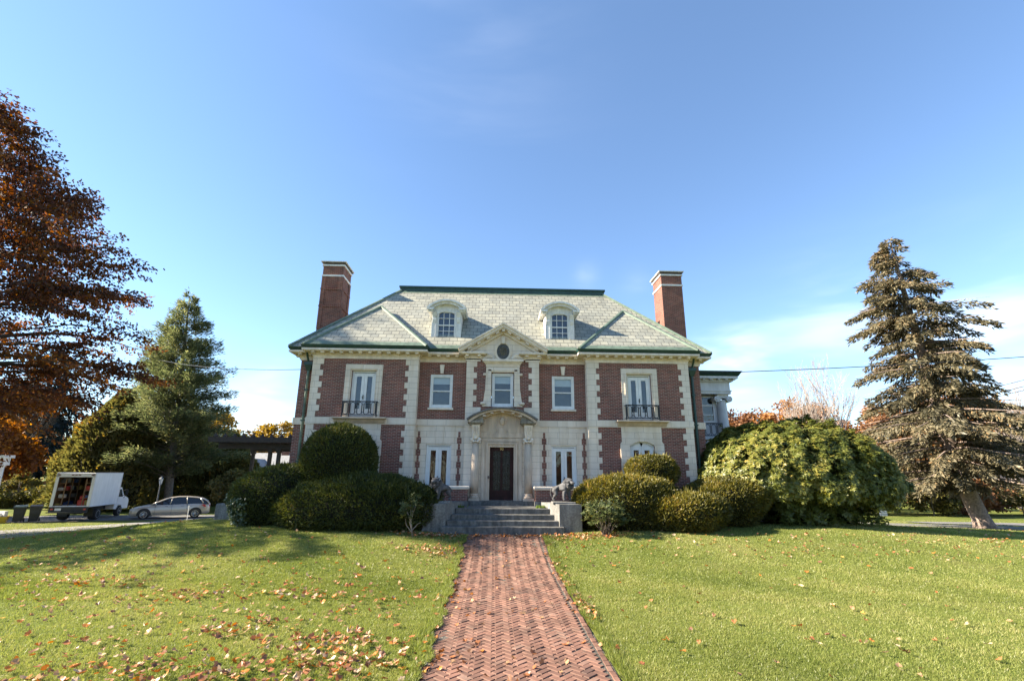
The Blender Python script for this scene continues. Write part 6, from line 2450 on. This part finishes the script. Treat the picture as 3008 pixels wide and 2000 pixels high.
# understorey shrubs -------------------------------------------------------------------------
def shrub(x, y, h, r, mat, label, seed, n=5200, leaf=(.30, .16), group="shrubs along the far lawn", lo=.02):
    leafy("shrub", (x, y, g1(x, y)), h, (r, r * .8, h * lo, h), mat, BARK_P, label, n, leaf, seed, .06, 34, group, .8, cat="shrub", limbs=22, trunk_h=.12, hollow=.2)
shrub(38.2, 27.5, 5.8, 3.6, OLIVE, "tall olive-gold shrub right behind the little yard sign", 201, 9000)
shrub(43.2, 27, 5.0, 3.4, OLIVE, "olive-gold shrub spreading behind the spruce's trunk", 202, 9000)
shrub(33.6, 29, 3.2, 2.8, CEDAR, "dark low shrub in the shade at the road's far side by the rhododendron", 203)
shrub(48.5, 27.5, 3.6, 3.0, RUSSET, "reddish shrub on the far lawn past the spruce trunk", 204, 6500)
shrub(53.5, 28, 3.2, 2.6, OLIVE, "bushy shrub near the far cottage's window", 205)
shrub(47.5, 29.5, 2.2, 2.4, CEDAR, "dark green shrub at the foot of the reddish one", 206)
shrub(58.5, 31, 2.6, 2.6, CEDAR, "dark green shrub beside the far cottage", 207)
shrub(40.5, 34, 8.0, 4.2, RUSSET, "large brownish thicket between the spruce and the leafless trees", 208, 9000)
shrub(33.5, 38, 7.0, 4.2, RUSSET, "brownish thicket just past the rhododendron's low end", 209, 8000)
shrub(51.0, 36, 8.5, 4.2, ORANGE, "orange thicket beyond the spruce's shaded boughs", 210, 8000)
shrub(-47.5, 30, 3.4, 3.0, CEDAR, "dark shrub behind the box truck's open rear", 211)
shrub(-53.5, 30, 3.6, 3.4, CEDAR, "dark shrub behind the porch column", 212)
shrub(-41.5, 27.5, 2.6, 2.4, OLIVE, "brownish shrub glimpsed under the box truck", 213)
shrub(-25.0, 27.0, 3.6, 3.0, CEDAR, "dark shrub between the estate car and the pergola", 214, 6000)
shrub(-21.0, 28.0, 3.0, 2.6, CEDAR, "dark shrub under the pergola's outer end", 215, 5000)

# far woodland that reads as one mass
n = 26000
xs_ = rng.uniform(-230, 260, n)
yw_ = 96 + rng.normal(size=n) * 6 + (xs_ / 60) ** 2 * -1.5
hh_ = 9.5 + 3.2 * np.sin(xs_ * .11) + 2.0 * np.sin(xs_ * .31 + 1) + 1.2 * np.sin(xs_ * .83)
zz_ = -1.5 + rng.random(n) ** .6 * hh_
keep = (xs_ < -20) | (xs_ > 18)
P = np.stack([xs_, yw_, zz_], -1)[keep]
q = kites(P, rng.normal(size=P.shape), 1.25 * rng.uniform(.6, 1.3, len(P)), .9)
tag(mesh_arrays("woodland", q.reshape(-1, 3), 4, .4 + .25 * lump(P * np.array([1, .1, 1]), .25, 8) + rng.normal(size=len(P)) * .16, RUSSET), "russet autumn woodland along the horizon behind the houses", "woodland", kind="stuff")

# trees across the street, behind the viewer: they show in the window panes
n = 15000
xs_ = rng.uniform(-150, 150, n)
hh_ = 10.5 + 3.5 * np.sin(xs_ * .13 + 2) + 2.2 * np.sin(xs_ * .37) + 1.4 * np.sin(xs_ * .9)
P = np.stack([xs_, -82 + rng.normal(size=n) * 5, -1.2 + rng.random(n) ** .7 * hh_], -1)
q = kites(P, rng.normal(size=P.shape), 1.3 * rng.uniform(.6, 1.3, n), 1.0)
tag(mesh_arrays("woodland", q.reshape(-1, 3), 4, .4 + .25 * lump(P * np.array([1, .1, 1]), .25, 18) + rng.normal(size=n) * .16, RUSSET), "row of autumn trees across the street, seen only as reflections in the window panes", "woodland", kind="stuff")

# ------------------------------------------------------------------ grass
GRASS = leaf_mat("grass_blade", ((0, (.092, .12, .026)), (.35, (.188, .220, .052)), (.7, (.282, .29, .092)), (1, (.44, .38, .19))), .38, .02, .4)
def blocked(x, y):
    b = in_path(x, y)
    b |= (np.abs(x) < 2.6) & (y > -3.12)
    b |= (np.abs(x) < 13) & (y > -1.0)
    b |= (np.hypot((x + 5.35) / 2.5, (y + 2.35) / .85) < 1) | (np.hypot((x + 9.35) / 1.0, (y + 1.45) / .95) < 1)
    b |= (np.hypot((x - 5.05) / 1.5, (y + 2.0) / .85) < 1) | (np.hypot((x - 7.15) / 1.2, (y + 2.45) / .7) < 1)
    return b
rt_n = np.array([rt.x, rt.y, rt.z]); fw_n = np.array([fwd.x, fwd.y, fwd.z]); dn_n = np.array([dn.x, dn.y, dn.z])
def visible(x, y, z, mu=1.12, md=.76):
    P = np.stack([x - CAMPOS[0], y - CAMPOS[1], z - CAMPOS[2]], -1)
    d = P @ fw_n
    u, v = (P @ rt_n) / d, (P @ dn_n) / d
    return (d > 1) & (np.abs(u) < mu) & (v < md)
def scatter(n, dmin, dmax, pw):
    """points on the lawn, denser towards the viewer's end of it"""
    d = dmin + (dmax - dmin) * rng.random(n) ** pw
    a = rng.uniform(-.86, .86, n) + .034
    return CAMPOS[0] + d * np.tan(a) * .9, CAMPOS[1] + d
gq, gt = [], []
for (n, d0, d1, pw, hgt, wid) in ((460000, 6.6, 14, 1.25, .05, .009), (460000, 12, 23, 1.15, .05, .014), (170000, 21, 44, 1.2, .055, .03)):
    x, y = scatter(n, d0, d1, pw)
    k = ~blocked(x, y)
    x, y = x[k], y[k]
    z = gz(x, y)
    k = visible(x, y, z)
    # keep grass off the paved strips
    k &= ~((y > 8) & ((np.abs(x + 29) < 6.5) & (y > 13.2) & (y < 22)))
    x, y, z = x[k], y[k], z[k]
    n = len(x)
    P = np.stack([x, y, z], -1)
    tuft = lump(np.stack([x, y, 0 * x], -1), 2.8, 61)
    broad = lump(np.stack([x, y, 0 * x], -1), .55, 62)
    D = rng.normal(size=(n, 3)) * np.array([.55, .55, .2]) + np.array([.12, 0, 1])
    D = unit(D)
    S = unit(np.cross(D, rnd_dirs(n)))
    L = (hgt * rng.uniform(.5, 1.25, n) * (1 + .35 * tuft))[:, None]
    edge = (np.abs(x - PX0 + .3) < .2) | (np.abs(x - PX1 - .3) < .2)
    L[edge] *= 1.25
    w = wid * rng.uniform(.6, 1.3, n)[:, None]
    gq.append(np.stack([P - S * w / 2, P + S * w / 2, P + D * L], 1))
    gt.append(.43 + .21 * broad + .13 * tuft + rng.normal(size=n) * .15 + (rng.random(n) < .05) * .35)
# lush fringe hanging over the path edges
n = 26000
y = rng.uniform(-16.2, -3.2, n)
sd = rng.random(n) < .62
x = np.where(sd, PX0 - .10 - rng.random(n) ** 1.5 * .22, PX1 + .17 + rng.random(n) ** 1.5 * .2)
wob = .05 * np.sin(y * 3.1) + .04 * np.sin(y * 7.7 + 1)
x = x + np.where(sd, wob, -wob * .6)
P = np.stack([x, y, gz(x, y) + .01], -1)
D = unit(rng.normal(size=(n, 3)) * np.array([.5, .5, .2]) + np.stack([np.where(sd, .35, -.25), 0 * x, np.ones(n)], -1))
S = unit(np.cross(D, rnd_dirs(n)))
L = .10 * rng.uniform(.5, 1.3, n)[:, None]
w = .016 * rng.uniform(.6, 1.3, n)[:, None]
gq.append(np.stack([P - S * w / 2, P + S * w / 2, P + D * L], 1))
gt.append(.36 + rng.normal(size=n) * .16)
gq = np.concatenate(gq)
tag(mesh_arrays("grass", gq.reshape(-1, 3), 3, np.concatenate(gt), GRASS), "short sunlit lawn grass with pale dry blades", "grass", kind="stuff")

# ------------------------------------------------------------------ fallen leaves
def leaf_poly(seed, lobes=5):
    r_ = np.random.default_rng(seed)
    pts = []
    for k in range(lobes * 2 + 1):
        a = -2.5 + 5.0 * k / (lobes * 2)
        rr = (.5 if k % 2 == 0 else .36) * r_.uniform(.8, 1.12)
        if k in (0, lobes * 2):
            rr *= .6
        pts.append((rr * math.sin(a), .1 + rr * math.cos(a)))
    cur = r_.uniform(.3, 1.1)
    tw = r_.uniform(-.6, .6)
    V = [(0, 0, 0)] + [(x, y, cur * (x * x * 1.1 + y * y * .5) + tw * x * y + r_.normal() * .03) for x, y in pts]
    F = [(0, i + 1, i + 2) for i in range(len(pts) - 1)]
    V += [(-.012, -.05, 0), (.012, -.05, 0), (.03, -.42, .06)]
    m_ = len(V)
    F.append((m_ - 3, m_ - 2, m_ - 1))
    return np.array(V), F
VAR = [leaf_poly(s) for s in range(300, 306)]
LCOL = [("tan", (.42, .25, .13)), ("pale", (.52, .37, .235)), ("russet", (.33, .13, .05)), ("orange", (.46, .17, .035)), ("brown", (.19, .095, .05)), ("yellow", (.48, .31, .07))]
LMATS = []
for nm, c in LCOL:
    LMATS.append(leaf_mat("dry_%s_leaf" % nm, ((0, tuple(v * .75 for v in c)), (1, tuple(min(1, v * 1.15) for v in c))), .2, .04, .45))
LW = np.array([.28, .12, .29, .13, .17, .01])
def clusters():
    X, Y = [], []
    def blob(cx, cy, sx, sy, n):
        X.append(cx + rng.normal(size=n) * sx)
        Y.append(cy + rng.normal(size=n) * sy)
    blob(-4.2, -14.2, 1.7, .5, 260)
    blob(-2.5, -13.7, .8, .5, 130)
    blob(-3.2, -13.0, .5, .25, 70)
    blob(-6.2, -13.4, 1.5, 1.0, 110)
    blob(-5.0, -12.2, .4, .25, 45)
    blob(-7.3, -10.2, .6, .3, 50)
    blob(-4.6, -9.9, .5, .25, 40)
    blob(-10.5, -8.9, .8, .3, 50)
    blob(-8.0, -11, 2.2, 1.5, 130)
    blob(-3.5, -11.2, 1.5, 1.0, 90)
    blob(-2.2, -5.2, .7, .4, 130)
    blob(-5.5, -8.5, 3.0, 1.5, 130)
    blob(-12, -7, 4.0, 2.0, 190)
    blob(1.62, -11.0, .10, .35, 34)
    blob(1.55, -8.5, .08, 2.5, 90)
    blob(-1.35, -9.0, .10, 3.0, 70)
    blob(.9, -3.25, 1.2, .07, 150)
    blob(-2.4, -3.4, .9, .16, 150)
    blob(3.0, -3.6, .9, .25, 150)
    blob(5, -12.6, 2.2, 1.2, 34)
    n = 620
    X.append(rng.uniform(-22, 1, n)); Y.append(rng.uniform(-14.6, 1, n))
    n = 620
    X.append(rng.uniform(1.5, 34, n)); Y.append(rng.uniform(-14.6, 7, n))
    n = 320
    X.append(rng.uniform(2, 22, n)); Y.append(rng.uniform(-6.5, -3.4, n))
    n = 14
    X.append(rng.uniform(PX0, PX1, n)); Y.append(rng.uniform(-14, -4, n))
    return np.concatenate(X), np.concatenate(Y)
x, y = clusters()
onpath = in_path(x, y)
k = ~((np.abs(x) < 13) & (y > -2.9)) | (np.abs(x) > 13)
k &= ~((np.abs(x) < 2.4) & (y > -3.06))
x, y, onpath = x[k], y[k], onpath[k]
z = gz(x, y)
k = visible(x, y, z, 1.09, .72)
x, y, z, onpath = x[k], y[k], z[k], onpath[k]
order = np.argsort((x - CAMPOS[0]) ** 2 + (y - CAMPOS[1]) ** 2)
x, y, z, onpath = x[order], y[order], z[order], onpath[order]
nl = len(x)
vi = rng.integers(0, len(VAR), nl)
ci = rng.choice(len(LCOL), nl, p=LW)
size = rng.uniform(.08, .155, nl)
rot = rng.normal(size=(nl, 3)) * np.array([.35, .35, 0]) + np.stack([0 * x, 0 * x, rng.uniform(0, 2 * PI, nl)], -1)
LMESH = {}
def leafmesh(v, c):
    if (v, c) not in LMESH:
        V, F = VAR[v]
        me = bpy.data.meshes.new("fallen_leaf")
        me.from_pydata([tuple(p) for p in V], [], F)
        a = me.attributes.new("tone", 'FLOAT', 'POINT')
        a.data.foreach_set("value", np.linspace(.2, .8, len(V)).astype(np.float32))
        me.materials.append(LMATS[c])
        LMESH[(v, c)] = me
    return LMESH[(v, c)]
for i in range(min(300, nl)):
    o = bpy.data.objects.new("fallen_leaf", leafmesh(int(vi[i]), int(ci[i])))
    o.location = (x[i], y[i], z[i] + (.032 if onpath[i] else rng.uniform(.05, .085)))
    o.rotation_euler = rot[i]
    o.scale = (size[i],) * 3
    COL.objects.link(o)
    if onpath[i]:
        tag(o, "dry curled maple leaf lying on the brick path", "leaf", "fallen leaves on the brick path")
    else:
        cn = LCOL[int(ci[i])][0]
        tag(o, "dry %s maple leaf lying on the mown grass" % cn, "leaf", "%s fallen leaves on the lawn" % cn)
LQ = {c: ([], []) for c in range(len(LCOL))}
from mathutils import Euler
m = MB()
for i in range(300, nl):
    V, F = VAR[vi[i]]
    M3 = np.array(Euler(rot[i]).to_matrix()) * size[i]
    P = V @ M3.T + np.array([x[i], y[i], z[i] + (.03 if onpath[i] else .06)])
    m.add([tuple(p) for p in P], F, int(ci[i]))
o = m.build("leaf_litter", LMATS)
a = o.data.attributes.new("tone", 'FLOAT', 'POINT')
a.data.foreach_set("value", rng.random(len(o.data.vertices)).astype(np.float32))
tag(o, "dry fallen leaves strewn thinly over the farther lawn and heaped below the steps", "leaf litter", kind="stuff")
